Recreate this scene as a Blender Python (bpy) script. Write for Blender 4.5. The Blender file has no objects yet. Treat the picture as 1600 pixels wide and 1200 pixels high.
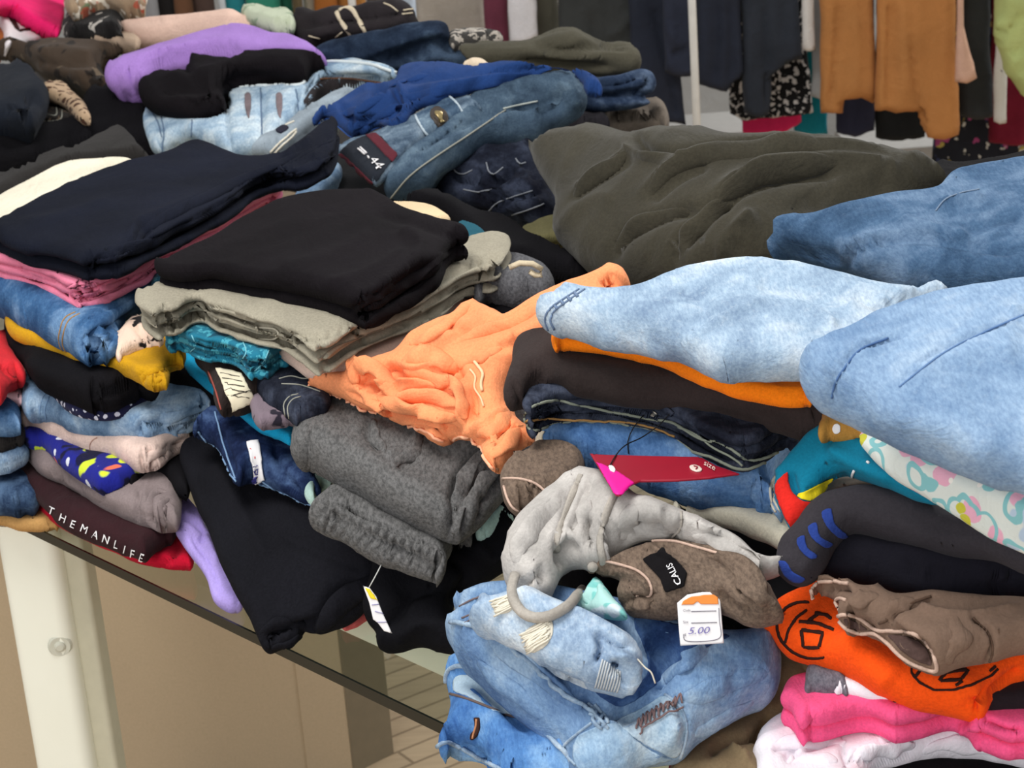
import bpy, math, random
import numpy as np
from mathutils import Vector, Matrix
from mathutils.bvhtree import BVHTree
from mathutils.geometry import delaunay_2d_cdt

# ------------------------------------------------------------------ camera
SC = bpy.context.scene
COL = SC.collection
FPX = 3000.0
PITCH, ROLL = math.radians(19.0), math.radians(4.3)
CAM = np.array([0.0, 0.0, 1.62])
fwd = np.array([0, math.cos(PITCH), -math.sin(PITCH)])
up0 = np.array([0, math.sin(PITCH), math.cos(PITCH)])
rt0 = np.array([1.0, 0, 0])
RGT = math.cos(ROLL) * rt0 - math.sin(ROLL) * up0
UPV = math.sin(ROLL) * rt0 + math.cos(ROLL) * up0
cd = bpy.data.cameras.new('camera')
cam = bpy.data.objects.new('camera', cd)
COL.objects.link(cam)
cd.sensor_fit = 'HORIZONTAL'
cd.sensor_width = 36.0
cd.lens = 36.0 * FPX / 1600.0
cd.clip_start = 0.05
cd.dof.use_dof = True
cd.dof.focus_distance = 1.75
cd.dof.aperture_fstop = 18
M4 = Matrix.Identity(4)
for i in range(3):
    M4[i][0], M4[i][1], M4[i][2], M4[i][3] = RGT[i], UPV[i], -fwd[i], CAM[i]
cam.matrix_world = M4
SC.camera = cam

# ------------------------------------------------------------------ light
SC.view_settings.view_transform = 'Standard'
SC.view_settings.look = 'None'
SC.view_settings.exposure = 0.0
SC.view_settings.gamma = 1.0
SC.view_settings.use_curve_mapping = False
W = bpy.data.worlds.new('world')
SC.world = W
W.use_nodes = True
wb = W.node_tree.nodes['Background']
wb.inputs[0].default_value = (0.98, 0.99, 1.0, 1)
wb.inputs[1].default_value = 0.50


def area(name, loc, target, sx, sy, power, col):
    l = bpy.data.lights.new(name, 'AREA')
    l.shape = 'RECTANGLE'
    l.size, l.size_y, l.energy, l.color = sx, sy, power, col
    o = bpy.data.objects.new(name, l)
    COL.objects.link(o)
    o.location = loc
    o.rotation_euler = (Vector(target) - Vector(loc)).to_track_quat('-Z', 'Y').to_euler()
    return o


area('window_light', (2.6, 5.2, 3.3), (0.2, 2.0, 0.9), 2.4, 1.6, 125, (1.0, 0.99, 0.97))
area('ceiling_light', (-0.6, 1.4, 3.2), (0.0, 1.9, 0.9), 1.6, 1.2, 60, (1.0, 0.98, 0.94))
area('front_fill_light', (-1.6, -1.8, 1.9), (-0.1, 2.0, 0.7), 2.2, 2.0, 62, (1.0, 0.99, 0.97))  # added fill lamp behind the camera, brightens the stack fronts

# ------------------------------------------------------------------ maths


def rays(px, py):
    px, py = np.atleast_1d(np.asarray(px, float)), np.atleast_1d(np.asarray(py, float))
    d = ((px - 800) / FPX)[:, None] * RGT + (-(py - 600) / FPX)[:, None] * UPV + fwd
    return d


def atz(px, py, z):
    d = rays(px, py)
    t = (np.asarray(z) - CAM[2]) / d[:, 2]
    return CAM + d * t[:, None]


def aty(px, py, y):
    d = rays(px, py)
    t = (np.asarray(y) - CAM[1]) / d[:, 1]
    return CAM + d * t[:, None]


def proj(P):
    q = np.atleast_2d(P) - CAM
    zc = q @ fwd
    return np.stack([800 + FPX * (q @ RGT) / zc, 600 - FPX * (q @ UPV) / zc], 1)


def field(ctrl):
    """smooth scalar field over the photograph's frame from a number or a list of (px, py, value)"""
    if not isinstance(ctrl, (list, tuple)):
        return lambda x, y: np.full(np.shape(x), float(ctrl))
    c = np.array(ctrl, float)
    n = len(c)
    X = c[:, :2] / 300.0
    v = c[:, 2]
    if n == 1:
        return lambda x, y: np.full(np.shape(x), v[0])
    if n == 2:
        d = X[1] - X[0]
        L = d @ d
        return lambda x, y: v[0] + (v[1] - v[0]) * np.clip(((np.asarray(x) / 300 - X[0, 0]) * d[0] + (np.asarray(y) / 300 - X[0, 1]) * d[1]) / L, -.6, 1.6)
    A = np.concatenate([np.ones((n, 1)), X], 1)
    if n == 3:
        s = np.linalg.solve(A, v)
        return lambda x, y: s[0] + s[1] * np.asarray(x) / 300 + s[2] * np.asarray(y) / 300

    def K(r2):
        return np.where(r2 > 1e-12, r2 * np.log(r2 + 1e-12), 0)
    D = ((X[:, None] - X[None]) ** 2).sum(2)
    S = np.zeros((n + 3, n + 3))
    S[:n, :n] = K(D) + np.eye(n) * 1e-3
    S[:n, n:] = A
    S[n:, :n] = A.T
    w = np.linalg.solve(S, np.concatenate([v, np.zeros(3)]))

    def f(x, y):
        x, y = np.asarray(x, float) / 300, np.asarray(y, float) / 300
        r = w[n] + w[n + 1] * x + w[n + 2] * y
        for k in range(n):
            r = r + w[k] * K((x - X[k, 0]) ** 2 + (y - X[k, 1]) ** 2)
        return r
    return f


def vnoise(p, seed=0):
    p = np.asarray(p, float)
    i = np.floor(p).astype(np.int64)
    f = p - i
    f = f * f * f * (f * (f * 6 - 15) + 10)

    def h(a, b, c):
        k = (a * 374761393 + b * 668265263 + c * 1440662683 + seed * 974711) & 0xffffffff
        k = ((k ^ (k >> 13)) * 1274126177) & 0xffffffff
        return ((k ^ (k >> 16)) & 0xffff) / 32767.5 - 1.0
    r = 0
    for a in (0, 1):
        for b in (0, 1):
            for c in (0, 1):
                w = (f[:, 0] if a else 1 - f[:, 0]) * (f[:, 1] if b else 1 - f[:, 1]) * (f[:, 2] if c else 1 - f[:, 2])
                r = r + w * h(i[:, 0] + a, i[:, 1] + b, i[:, 2] + c)
    return r


def catmull(pts, step, closed):
    P = np.array(pts, float)
    n = len(P)
    out = []
    rng = n if closed else n - 1
    for i in range(rng):
        if closed:
            p0, p1, p2, p3 = P[i - 1], P[i], P[(i + 1) % n], P[(i + 2) % n]
        else:
            p0, p1, p2, p3 = P[max(i - 1, 0)], P[i], P[i + 1], P[min(i + 2, n - 1)]
        L = np.linalg.norm(p2 - p1)
        if L < 1e-9:
            continue
        a, b, c = (max(np.linalg.norm(q - r), 1e-6) ** .5 for q, r in ((p1, p0), (p2, p1), (p3, p2)))
        m1 = p2 - p1 + b * ((p1 - p0) / a - (p2 - p0) / (a + b)) if np.linalg.norm(p1 - p0) > 1e-6 else p2 - p1
        m2 = p2 - p1 + b * ((p3 - p2) / c - (p3 - p1) / (b + c)) if np.linalg.norm(p3 - p2) > 1e-6 else p2 - p1
        k = max(1, int(round(L / step)))
        for j in range(k):
            t = j / k
            out.append(p1 * (2 * t**3 - 3 * t**2 + 1) + m1 * (t**3 - 2 * t**2 + t) + p2 * (-2 * t**3 + 3 * t**2) + m2 * (t**3 - t**2))
    if not closed:
        out.append(P[-1])
    return np.array(out)


def inside(poly, q):
    x, y = q[:, 0], q[:, 1]
    r = np.zeros(len(q), bool)
    a = poly
    b = np.roll(poly, -1, 0)
    for (x0, y0), (x1, y1) in zip(a, b):
        if y0 == y1:
            continue
        c = (y0 > y) != (y1 > y)
        r ^= c & (x < (x1 - x0) * (y - y0) / (y1 - y0) + x0)
    return r


def segdist(q, poly, closed=True):
    """distance, arc position and side of the nearest segment of a polyline (any dimension)"""
    a = poly if closed else poly[:-1]
    b = np.roll(poly, -1, 0) if closed else poly[1:]
    best = np.full(len(q), 1e9)
    idx = np.zeros(len(q), int)
    tt = np.zeros(len(q))
    for k in range(len(a)):
        d = b[k] - a[k]
        L = d @ d + 1e-18
        t = np.clip(((q - a[k]) @ d) / L, 0, 1)
        dist = np.linalg.norm(q - a[k] - t[:, None] * d, axis=1)
        m = dist < best
        best[m], idx[m], tt[m] = dist[m], k, t[m]
    return best, idx, tt


def area2(p):
    q = np.roll(p, -1, 0)
    return (p[:, 0] * q[:, 1] - q[:, 0] * p[:, 1]).sum() * .5


def tri(boundary, inner):
    n = len(boundary)
    vs = [Vector(map(float, v)) for v in boundary] + [Vector(map(float, v)) for v in inner]
    v, e, f, *_ = delaunay_2d_cdt(vs, [], [list(range(n))], 1, 1e-4)
    V = np.array([(a.x, a.y) for a in v])
    F = [tuple(t) for t in f if len(t) == 3]
    return V, np.array(F, int).reshape(-1, 3)


def border(F):
    E = {}
    for t in F:
        for a, b in ((t[0], t[1]), (t[1], t[2]), (t[2], t[0])):
            k = (min(a, b), max(a, b))
            E[k] = E.get(k, 0) + 1
    s = set()
    for (a, b), c in E.items():
        if c == 1:
            s.add(a)
            s.add(b)
    return s


def vnormals(V, F):
    n = np.cross(V[F[:, 1]] - V[F[:, 0]], V[F[:, 2]] - V[F[:, 0]])
    N = np.zeros_like(V)
    for k in range(3):
        np.add.at(N, F[:, k], n)
    return N / (np.linalg.norm(N, axis=1)[:, None] + 1e-15)


def slab(outline, z, t=.02, tb=None, step=6, rim=None, layers=1, lobe=.35, mode='z', jit=1.0, seed=1, smooth=True, lay=None, hid=True):
    """a soft folded slab of cloth: its outline as seen, standing at its own height, with rounded rims and thickness"""
    if tb is None:
        tb = t
    zf = field(z)
    M = (lambda x, y: atz(x, y, zf(x, y))) if mode == 'z' else (lambda x, y: aty(x, y, zf(x, y)))
    B = catmull(outline, step * .8, True) if smooth else np.array(outline, float)
    if not smooth:
        B = np.concatenate([np.linspace(B[i], B[(i + 1) % len(B)], max(2, int(np.linalg.norm(B[(i + 1) % len(B)] - B[i]) / step)), endpoint=False) for i in range(len(B))])
    if area2(B) < 0:
        B = B[::-1]
    # clockwise on screen with y down -> outward = (ty,-tx)
    if jit:
        q = np.concatenate([B / 36.0, np.full((len(B), 1), seed * 3.7)], 1)
        q2 = np.concatenate([B / 14.0, np.full((len(B), 1), seed * 1.9)], 1)
        tg = np.roll(B, -1, 0) - np.roll(B, 1, 0)
        tg /= np.linalg.norm(tg, axis=1)[:, None] + 1e-9
        B = B + np.stack([tg[:, 1], -tg[:, 0]], 1) * (vnoise(q, seed) * 1.3 + vnoise(q2, seed) * .35)[:, None] * jit
    r = rim or min(t * .8, .03)
    offs = 0.0
    if lay:
        r = rim or t / lay[1] * .9

    def frame(Q):
        P = M(Q[:, 0], Q[:, 1])
        dx = M(Q[:, 0] + 1, Q[:, 1]) - P
        dy = M(Q[:, 0], Q[:, 1] + 1) - P
        n = np.cross(dx, dy)
        n /= np.linalg.norm(n, axis=1)[:, None] + 1e-15
        flip = ((CAM - P) * n).sum(1) < 0
        n[flip] *= -1
        return P, n
    P, n = frame(B)
    tg = np.roll(B, -1, 0) - np.roll(B, 1, 0)
    tg /= np.linalg.norm(tg, axis=1)[:, None] + 1e-9
    for _ in range(5):
        tg = (np.roll(tg, 1, 0) + tg * 2 + np.roll(tg, -1, 0)) / 4
    tg /= np.linalg.norm(tg, axis=1)[:, None] + 1e-9
    s = np.stack([tg[:, 1], -tg[:, 0]], 1)

    def perp(Q):
        # step on the picture that moves 1 m straight out of the edge in the world
        P0 = M(Q[:, 0], Q[:, 1])
        dx = M(Q[:, 0] + 1, Q[:, 1]) - P0
        dy = M(Q[:, 0], Q[:, 1] + 1) - P0
        a_, b_, c_ = (dx * dx).sum(1), (dx * dy).sum(1), (dy * dy).sum(1)
        det = np.maximum(a_ * c_ - b_ * b_, 1e-20)
        v = np.stack([(c_ * s[:, 0] - b_ * s[:, 1]) / det, (-b_ * s[:, 0] + a_ * s[:, 1]) / det], 1)
        e_ = np.sqrt(np.maximum((v * s).sum(1), 1e-12))
        return v / e_[:, None], e_
    _, es = perp(B)
    ns = ((proj(P + n * 1e-3) - B) * s).sum(1) * 1e3
    tt = np.full(len(B), min(t, tb))
    delta = -r * es + np.sqrt((r * es) ** 2 + (tt * ns) ** 2)
    # keep the inset small against the local width; hidden back edges give way first
    n_ = len(B)
    k2 = max(1, n_ // 500)
    A0, A1 = B[::k2], np.roll(B[::k2], -1, 0)
    Wd = np.full(n_, 400.0)
    op = np.zeros(n_, int)
    for i in range(len(A0)):
        dv = A1[i] - A0[i]
        den = -s[:, 0] * dv[1] + s[:, 1] * dv[0]
        den = np.where(np.abs(den) < 1e-9, 1e-9, den)
        w0 = A0[i] - B
        tq = (w0[:, 0] * dv[1] - w0[:, 1] * dv[0]) / den
        uq = (-s[:, 0] * w0[:, 1] + s[:, 1] * w0[:, 0]) / den
        ok = (uq >= 0) & (uq <= 1) & (tq > 2.5) & (tq < Wd)
        Wd[ok] = tq[ok]
        op[ok] = i * k2
    od = delta[op]
    backness = np.clip((-s[:, 1] - .35) / .4, 0, 1)
    backp = (ns > 0) & (backness > 0)
    frontop = (ns[op] < 0)
    lim = np.clip(Wd - od - (2 * r * es + 14), -60, 400)
    lim = np.minimum(lim, -10) if hid else np.maximum(lim, .15 * delta)
    delta = np.where(backp & frontop, delta + (np.minimum(delta, lim) - delta) * backness, delta)
    delta = np.where(~backp & ~backp[op], np.minimum(delta, .42 * Wd), delta)
    for _ in range(4):
        delta = (delta + np.roll(delta, 1) + np.roll(delta, -1)) / 3
    full = abs(area2(B))
    for sc in (1, .75, .5, .3, 0):
        b2 = B - s * (delta * sc)[:, None]
        if area2(b2) > .25 * full or sc == 0:
            break
    if lay:
        k_, n_ = lay
        if k_:
            q = np.concatenate([B / 70.0, np.full((len(B), 1), seed * 2.3 + k_ * 5)], 1)
            b2 = b2 - s * ((vnoise(q, seed + k_) * .5 + .5) * 3.5)[:, None]
        offs = (1 - (2 * k_ + 1) / n_) * t
        t = tb = t / n_ * 1.02
        tt = np.full(len(b2), t)
    b2[:, 0] += np.arange(len(b2)) * 1e-5
    # inner points
    lo, hi = b2.min(0), b2.max(0)
    gx, gy = np.meshgrid(np.arange(lo[0], hi[0] + step, step), np.arange(lo[1], hi[1] + step, step * .87))
    gx = gx + (np.arange(gx.shape[0]) % 2)[:, None] * step * .5
    Gp = np.stack([gx.ravel(), gy.ravel()], 1)
    Gp = Gp[inside(b2, Gp)]
    Pb, nb = frame(b2)
    k = max(1, len(Pb) // 260)
    Pbs = Pb[::k]

    def wd(Q):
        return segdist(M(Q[:, 0], Q[:, 1]), Pbs)
    nr = 5
    if len(Gp):
        d0, _, _ = wd(Gp)
        r = min(r, max(float(d0.max()) * .9, 1e-4))
        Gp = Gp[d0 > r * (.97 if d0.max() > 2.2 * r else .4)]
    rings = []
    vp, _ = perp(b2)
    for j in range(1, nr + 1):
        ph = j / nr * math.pi / 2
        dj = r * (1 - math.cos(ph))
        q = b2 - vp * dj
        q = q[inside(b2, q)]
        if len(q):
            d, _, _ = wd(q)
            rings.append(q[d > dj * .86])
    inner = np.concatenate([Gp] + rings) if rings else Gp
    V2, F = tri(b2, inner)
    if len(F) == 0:
        return np.zeros((0, 3)), np.zeros((0, 3), int)
    mid, nn = frame(V2)
    d, idx, tp = segdist(mid, Pbs)
    bd = border(F)
    isb = np.zeros(len(V2), bool)
    isb[list(bd)] = True
    d[isb] = 0
    c = np.clip(1 - d / r, 0, 1)
    sp = np.sqrt(1 - c * c)
    near = Pbs[idx] + (np.roll(Pbs, -1, 0)[idx] - Pbs[idx]) * tp[:, None]
    e = near - mid
    e /= np.linalg.norm(e, axis=1)[:, None] + 1e-9
    e[isb] = 0
    rimw = (d < r * .98)[:, None]
    extra = np.sqrt(np.clip((d - r * .6) / (.7 * max(tb, t) + 1e-6), 0, 1)) * max(tb - t, 0)
    top = mid + nn * (offs + t * sp)[:, None]
    bot = mid + nn * (offs - min(t, tb) * sp - extra)[:, None]
    top[isb] = mid[isb] + nn[isb] * offs
    nv = len(V2)
    V = np.concatenate([top, bot])
    remap = np.arange(nv) + nv
    remap[isb] = np.arange(nv)[isb]
    Ft = F.copy()
    # orient the upper side towards the viewer
    a = F[0]
    nrm = np.cross(top[F[:, 1]] - top[F[:, 0]], top[F[:, 2]] - top[F[:, 0]])
    if ((nrm * nn[F[:, 0]]).sum(1) > 0).mean() < .5:
        Ft = Ft[:, ::-1]
    Fb = remap[Ft[:, ::-1]]
    Fa = np.concatenate([Ft, Fb])
    used = np.unique(Fa)
    mp = -np.ones(len(V), int)
    mp[used] = np.arange(len(used))
    return V[used], mp[Fa]


def wrinkle(V, F, wr, lim, mode='z', seed=1):
    N = vnormals(V, F)
    for k, w in enumerate(wr):
        amp, wl, ang = w[:3]
        st = w[3] if len(w) > 3 else 3.0
        a = math.radians(ang)
        u, v = (V[:, 0], V[:, 1]) if mode == 'z' else (V[:, 0], V[:, 2])
        p = (u * math.cos(a) + v * math.sin(a)) / (wl * st)
        q = (-u * math.sin(a) + v * math.cos(a)) / wl
        zz = V[:, 2] / (wl * 1.5) if mode == 'z' else V[:, 1] / (wl * 2)
        C = np.stack([p, q, zz + seed * 7.3 + k], 1)
        wx = vnoise(C * .6 + 3.1, seed + k)
        C[:, 1] += wx * .9
        n1 = vnoise(C, seed * 3 + k)
        rdg = (1 - np.abs(n1) * 2.2)
        rdg = np.where(rdg > 0, rdg, rdg * .35)
        h = .55 * rdg + .45 * vnoise(C * .55 + 9, seed + 11 + k) - .15
        V = V + N * (np.clip(h, -1.2, 1.2) * min(amp, lim))[:, None]
    return V


def creases(V, F, strokes):
    if not strokes:
        return V
    N = vnormals(V, F)
    Q = proj(V)
    face = ((CAM - V) * N).sum(1) > -1e-3
    H = np.zeros(len(V))
    for s in strokes:
        pts, w, h = s[:3]
        w2 = s[3] if len(s) > 3 else None
        L = catmull(pts, max(6, w * .7), False)
        R = 2.6 * max(w, w2 or 0)
        m = face & (Q[:, 0] > L[:, 0].min() - R) & (Q[:, 0] < L[:, 0].max() + R) & (Q[:, 1] > L[:, 1].min() - R) & (Q[:, 1] < L[:, 1].max() + R)
        ii = np.nonzero(m)[0]
        if not len(ii):
            continue
        d, idx, t = segdist(Q[ii], L, False)
        ar = (idx + t) / (len(L) - 1)
        tap = np.clip(np.minimum(ar, 1 - ar) / .14, 0, 1)
        tap = tap * tap * (3 - 2 * tap) * .8 + .2
        if w2:
            dv = L[idx + 1] - L[idx]
            qv = Q[ii] - L[idx]
            side = dv[:, 0] * qv[:, 1] - dv[:, 1] * qv[:, 0]
            ww = np.where(side > 0, w2, w)
        else:
            ww = w
        H[ii] += 1.35 * h * tap * np.exp(-(d / ww) ** 1.5 * 1.1)
    return V + N * H[:, None]


# ------------------------------------------------------------------ materials
def lin(c):
    return tuple(((x / 255.0) / 12.92 if x / 255.0 <= .04045 else ((x / 255.0 + .055) / 1.055) ** 2.4) for x in c) + (1.0,)


class NT:
    def __init__(self, name):
        self.m = bpy.data.materials.new(name)
        self.m.use_nodes = True
        self.t = self.m.node_tree
        self.b = self.t.nodes['Principled BSDF']
        self.tc = self.t.nodes.new('ShaderNodeTexCoord')

    def n(self, typ, **kw):
        x = self.t.nodes.new(typ)
        for k, v in kw.items():
            if k.startswith('i_'):
                x.inputs[k[2:].replace('_', ' ')].default_value = v
            else:
                setattr(x, k, v)
        return x

    def l(self, a, b):
        self.t.links.new(a, b)

    def coord(self, scale=(1, 1, 1), rot=(0, 0, 0)):
        mp = self.n('ShaderNodeMapping')
        mp.inputs['Scale'].default_value = scale
        mp.inputs['Rotation'].default_value = rot
        self.l(self.tc.outputs['Object'], mp.inputs[0])
        return mp.outputs[0]

    def noise(self, scale, detail=4, vec=None, rough=.55, dist=0):
        x = self.n('ShaderNodeTexNoise')
        x.inputs['Scale'].default_value = scale
        x.inputs['Detail'].default_value = detail
        x.inputs['Roughness'].default_value = rough
        x.inputs['Distortion'].default_value = dist
        self.l(vec if vec is not None else self.tc.outputs['Object'], x.inputs['Vector'])
        return x.outputs[0]

    def ramp(self, f, stops, mode='LINEAR'):
        r = self.n('ShaderNodeValToRGB')
        r.color_ramp.interpolation = mode
        el = r.color_ramp.elements
        while len(el) < len(stops):
            el.new(.5)
        for e, (p, c) in zip(el, stops):
            e.position = p
            e.color = c if len(c) == 4 else lin(c)
        self.l(f, r.inputs[0])
        return r.outputs[0]

    def mix(self, f, a, b, typ='MIX'):
        x = self.n('ShaderNodeMix', data_type='RGBA', blend_type=typ)
        for s, v in ((0, f), (6, a), (7, b)):
            if isinstance(v, (int, float)):
                x.inputs[s].default_value = v
            elif isinstance(v, tuple):
                x.inputs[s].default_value = v if len(v) == 4 else lin(v)
            else:
                self.l(v, x.inputs[s])
        return x.outputs[2]

    def bump(self, h, strength=.3, dist=.001, folds=.5):
        y = None
        if folds:
            y = self.n('ShaderNodeBump')
            y.inputs['Strength'].default_value = folds
            y.inputs['Distance'].default_value = .010
            v = self.coord((1, .4, 1), (.2, .1, .9))
            self.l(self.noise(26, 5, v, .55, .6), y.inputs['Height'])
        x = self.n('ShaderNodeBump')
        if y:
            self.l(y.outputs[0], x.inputs['Normal'])
        x.inputs['Strength'].default_value = strength
        x.inputs['Distance'].default_value = dist
        self.l(h, x.inputs['Height'])
        self.l(x.outputs[0], self.b.inputs['Normal'])

    def fin(self, col, rough=.9, spec=.2, sheen=.0):
        if isinstance(col, tuple):
            self.b.inputs['Base Color'].default_value = col if len(col) == 4 else lin(col)
        else:
            self.l(col, self.b.inputs['Base Color'])
        self.b.inputs['Roughness'].default_value = rough
        self.b.inputs['Specular IOR Level'].default_value = spec
        self.b.inputs['Sheen Weight'].default_value = sheen
        return self.m


CACHE = {}


def memo(fn):
    def g(*a, **k):
        key = (fn.__name__, repr(a), repr(sorted(k.items())))
        if key not in CACHE:
            CACHE[key] = fn(*a, **k)
        return CACHE[key]
    return g


def sc3(c, k):
    return tuple(max(0, min(255, x * k)) for x in c)


@memo
def fabric(c, var=.13, vs=9.0, fleck=.07, fs=420.0, sheen=.03, name='cotton_cloth', rough=.93):
    m = NT(name)
    a = m.noise(vs, 5)
    col = m.ramp(a, [(.3, sc3(c, 1 - var)), (.7, sc3(c, 1 + var))])
    f = m.noise(fs, 2)
    col = m.mix(1.0, col, m.ramp(f, [(.35, (1 - fleck,) * 3 + (1,)), (.65, (1 + fleck,) * 3 + (1,))]), 'MULTIPLY')
    m.bump(m.noise(650, 2), .25, .0008)
    return m.fin(col, rough, .08, sheen)


@memo
def heather(c, c2, s=330.0, name='heather_jersey'):
    m = NT(name)
    v = m.coord((1, .35, 1), (0, 0, .6))
    col = m.ramp(m.noise(s, 4, v, .7), [(.36, c2), (.62, c)])
    col = m.mix(m.noise(9, 3), col, m.mix(1.0, col, (.8, .8, .8, 1), 'MULTIPLY'))
    m.bump(m.noise(500, 2), .3, .001)
    return m.fin(col, .95, .08, .03)


@memo
def denim(dark, mid, light, s=14.0, contrast=.5, fade=.5, name='denim'):
    m = NT(name)
    big = m.noise(s, 6, None, .62, .3)
    col = m.ramp(big, [(.5 - .10 * contrast - .06, dark), (.5, mid), (.5 + .12 * contrast + .07, light)])
    v = m.coord((1, .18, 1), (0, 0, .5))
    st = m.noise(420, 3, v, .65)
    col = m.mix(1.0, col, m.ramp(st, [(.34, (.80, .82, .86, 1)), (.66, (1.16, 1.14, 1.1, 1))]), 'MULTIPLY')
    sp = m.noise(120, 5, None, .75)
    col = m.mix(m.ramp(sp, [(.55, (0, 0, 0, 1)), (.8, (fade,) * 3 + (1,))]), col, light)
    m.bump(st, .35, .001)
    return m.fin(col, .92, .08, .0)


@memo
def printed(base, spots, rough=.9, name='printed_cloth'):
    """spots: (kind, colour, scale, threshold, distortion)"""
    m = NT(name)
    col = base
    for k, (kind, c, s, th, dist) in enumerate(spots):
        v = m.coord((1, 1, 1), (.3 * k, .2 * k, .7 * k))
        if dist:
            nz = m.n('ShaderNodeTexNoise')
            nz.inputs['Scale'].default_value = s * .8
            m.l(v, nz.inputs['Vector'])
            va = m.n('ShaderNodeVectorMath', operation='MULTIPLY_ADD')
            m.l(nz.outputs[1], va.inputs[0])
            va.inputs[1].default_value = (dist / s,) * 3
            m.l(v, va.inputs[2])
            v = va.outputs[0]
        if kind == 'n':
            f = m.noise(s, 2, v)
            f = m.ramp(f, [(th, (0, 0, 0, 1)), (th + .02, (1, 1, 1, 1))])
        else:
            vo = m.n('ShaderNodeTexVoronoi', feature='F1' if kind in 'vr' else 'DISTANCE_TO_EDGE')
            vo.inputs['Scale'].default_value = s
            m.l(v, vo.inputs['Vector'])
            if kind == 'r':
                f = m.ramp(vo.outputs[0], [(0, (0, 0, 0, 1)), (th - .06, (0, 0, 0, 1)), (th - .05, (1, 1, 1, 1)), (th + .05, (1, 1, 1, 1)), (th + .06, (0, 0, 0, 1))])
            else:
                f = m.ramp(vo.outputs[0], [(th, (1, 1, 1, 1)), (th + .02, (0, 0, 0, 1))])
        col = m.mix(f, col, c)
    m.bump(m.noise(600, 2), .2, .0008)
    return m.fin(col, rough, .15, .05)


@memo
def plain(c, rough=.6, spec=.4, metal=0.0, name='plain'):
    m = NT(name)
    col = m.mix(m.noise(40, 3), sc3(c, .94), sc3(c, 1.04))
    m.b.inputs['Metallic'].default_value = metal
    return m.fin(col, rough, spec)


# ------------------------------------------------------------------ objects
GARMENTS = {}


class G:
    pass


def mesh_obj(name, V, F, mat, org):
    me = bpy.data.meshes.new(name)
    me.from_pydata([tuple(v) for v in (V - org)], [], [tuple(int(i) for i in f) for f in F])
    me.materials.append(mat)
    me.polygons.foreach_set('use_smooth', [True] * len(me.polygons))
    me.update()
    o = bpy.data.objects.new(name, me)
    COL.objects.link(o)
    return o


SEED = [10]


def garment(name, label, cat, mat, outline, z, t=.018, key=None, tb=None, step=6, layers=1, lobe=.35, wr=None, st=None,
            mode='z', jit=1.0, group=None, more=None, parent=None, rim=None, smooth=True, mname='folded_end', top=False):
    SEED[0] += 1
    sd = SEED[0]

    def build(ol, zz, tt, k, lay=None):
        V, F = slab(ol, zz, tt, tb, step, rim, 1, lobe, mode, jit, sd + k * 50, smooth, lay, not top)
        if wr is None:
            a = (sd * 47) % 180
            w = [(.0045, .075, a, 2.6), (.0018, .03, a + 25, 3.0)]
        else:
            w = wr
        if w:
            V = wrinkle(V, F, w, (tt / (lay[1] if lay else 1)) * .3, mode, sd + (lay[0] if lay else 0))
        return creases(V, F, st), F
    Vs, Fs = build(outline, z, t, 0, (0, layers) if layers > 1 else None)
    extra = [build(outline, z, t, 0, (k, layers)) for k in range(1, layers)]
    extra2 = [build(a_, b_, c_, k + 1) for k, (a_, b_, c_) in enumerate(more or [])]
    V, F = Vs, Fs
    if parent is None:
        org = V.mean(0)
        org[2] = V[:, 2].min()
    else:
        org = parent.org
    o = mesh_obj(name, V, F, mat, org)
    for V1, F1 in extra:
        c = mesh_obj('folded_layer', V1, F1, mat, org)
        c.parent = o
    for V1, F1 in extra2:
        c = mesh_obj(mname, V1, F1, mat, org)
        c.parent = o
    for V1, F1 in extra + extra2:
        F = np.concatenate([F, F1 + len(V)])
        V = np.concatenate([V, V1])
    g = G()
    g.o, g.org, g.mode = o, org, mode
    g.bvh = BVHTree.FromPolygons([Vector(v) for v in V], [tuple(int(i) for i in f) for f in F])
    g.V = V
    g.q = proj(V)
    if parent is None:
        o.location = org
        o['label'] = label
        o['category'] = cat
        if group:
            o['group'] = group
    else:
        o.parent = parent.o
        if label:
            o['label'] = label
    if key:
        GARMENTS[key] = g
    return g


def hit(g, px, py):
    d = rays(px, py)[0]
    d = Vector(d / np.linalg.norm(d))
    loc, n, i, dist = g.bvh.ray_cast(Vector(CAM), d)
    if loc is None:
        k = ((g.q - np.array([px, py])) ** 2).sum(1).argmin()
        loc, n, i, dist = g.bvh.find_nearest(Vector(g.V[k]))
    if n.dot(Vector(CAM) - loc) < 0:
        n = -n
    return np.array(loc), np.array(n)


def kid(g, name, V, F, mat, label=None, on=None):
    o = mesh_obj(name, V, F, mat, g.org)
    o.parent = g.o if on is None else on
    if label:
        o['label'] = label
    return o


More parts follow.
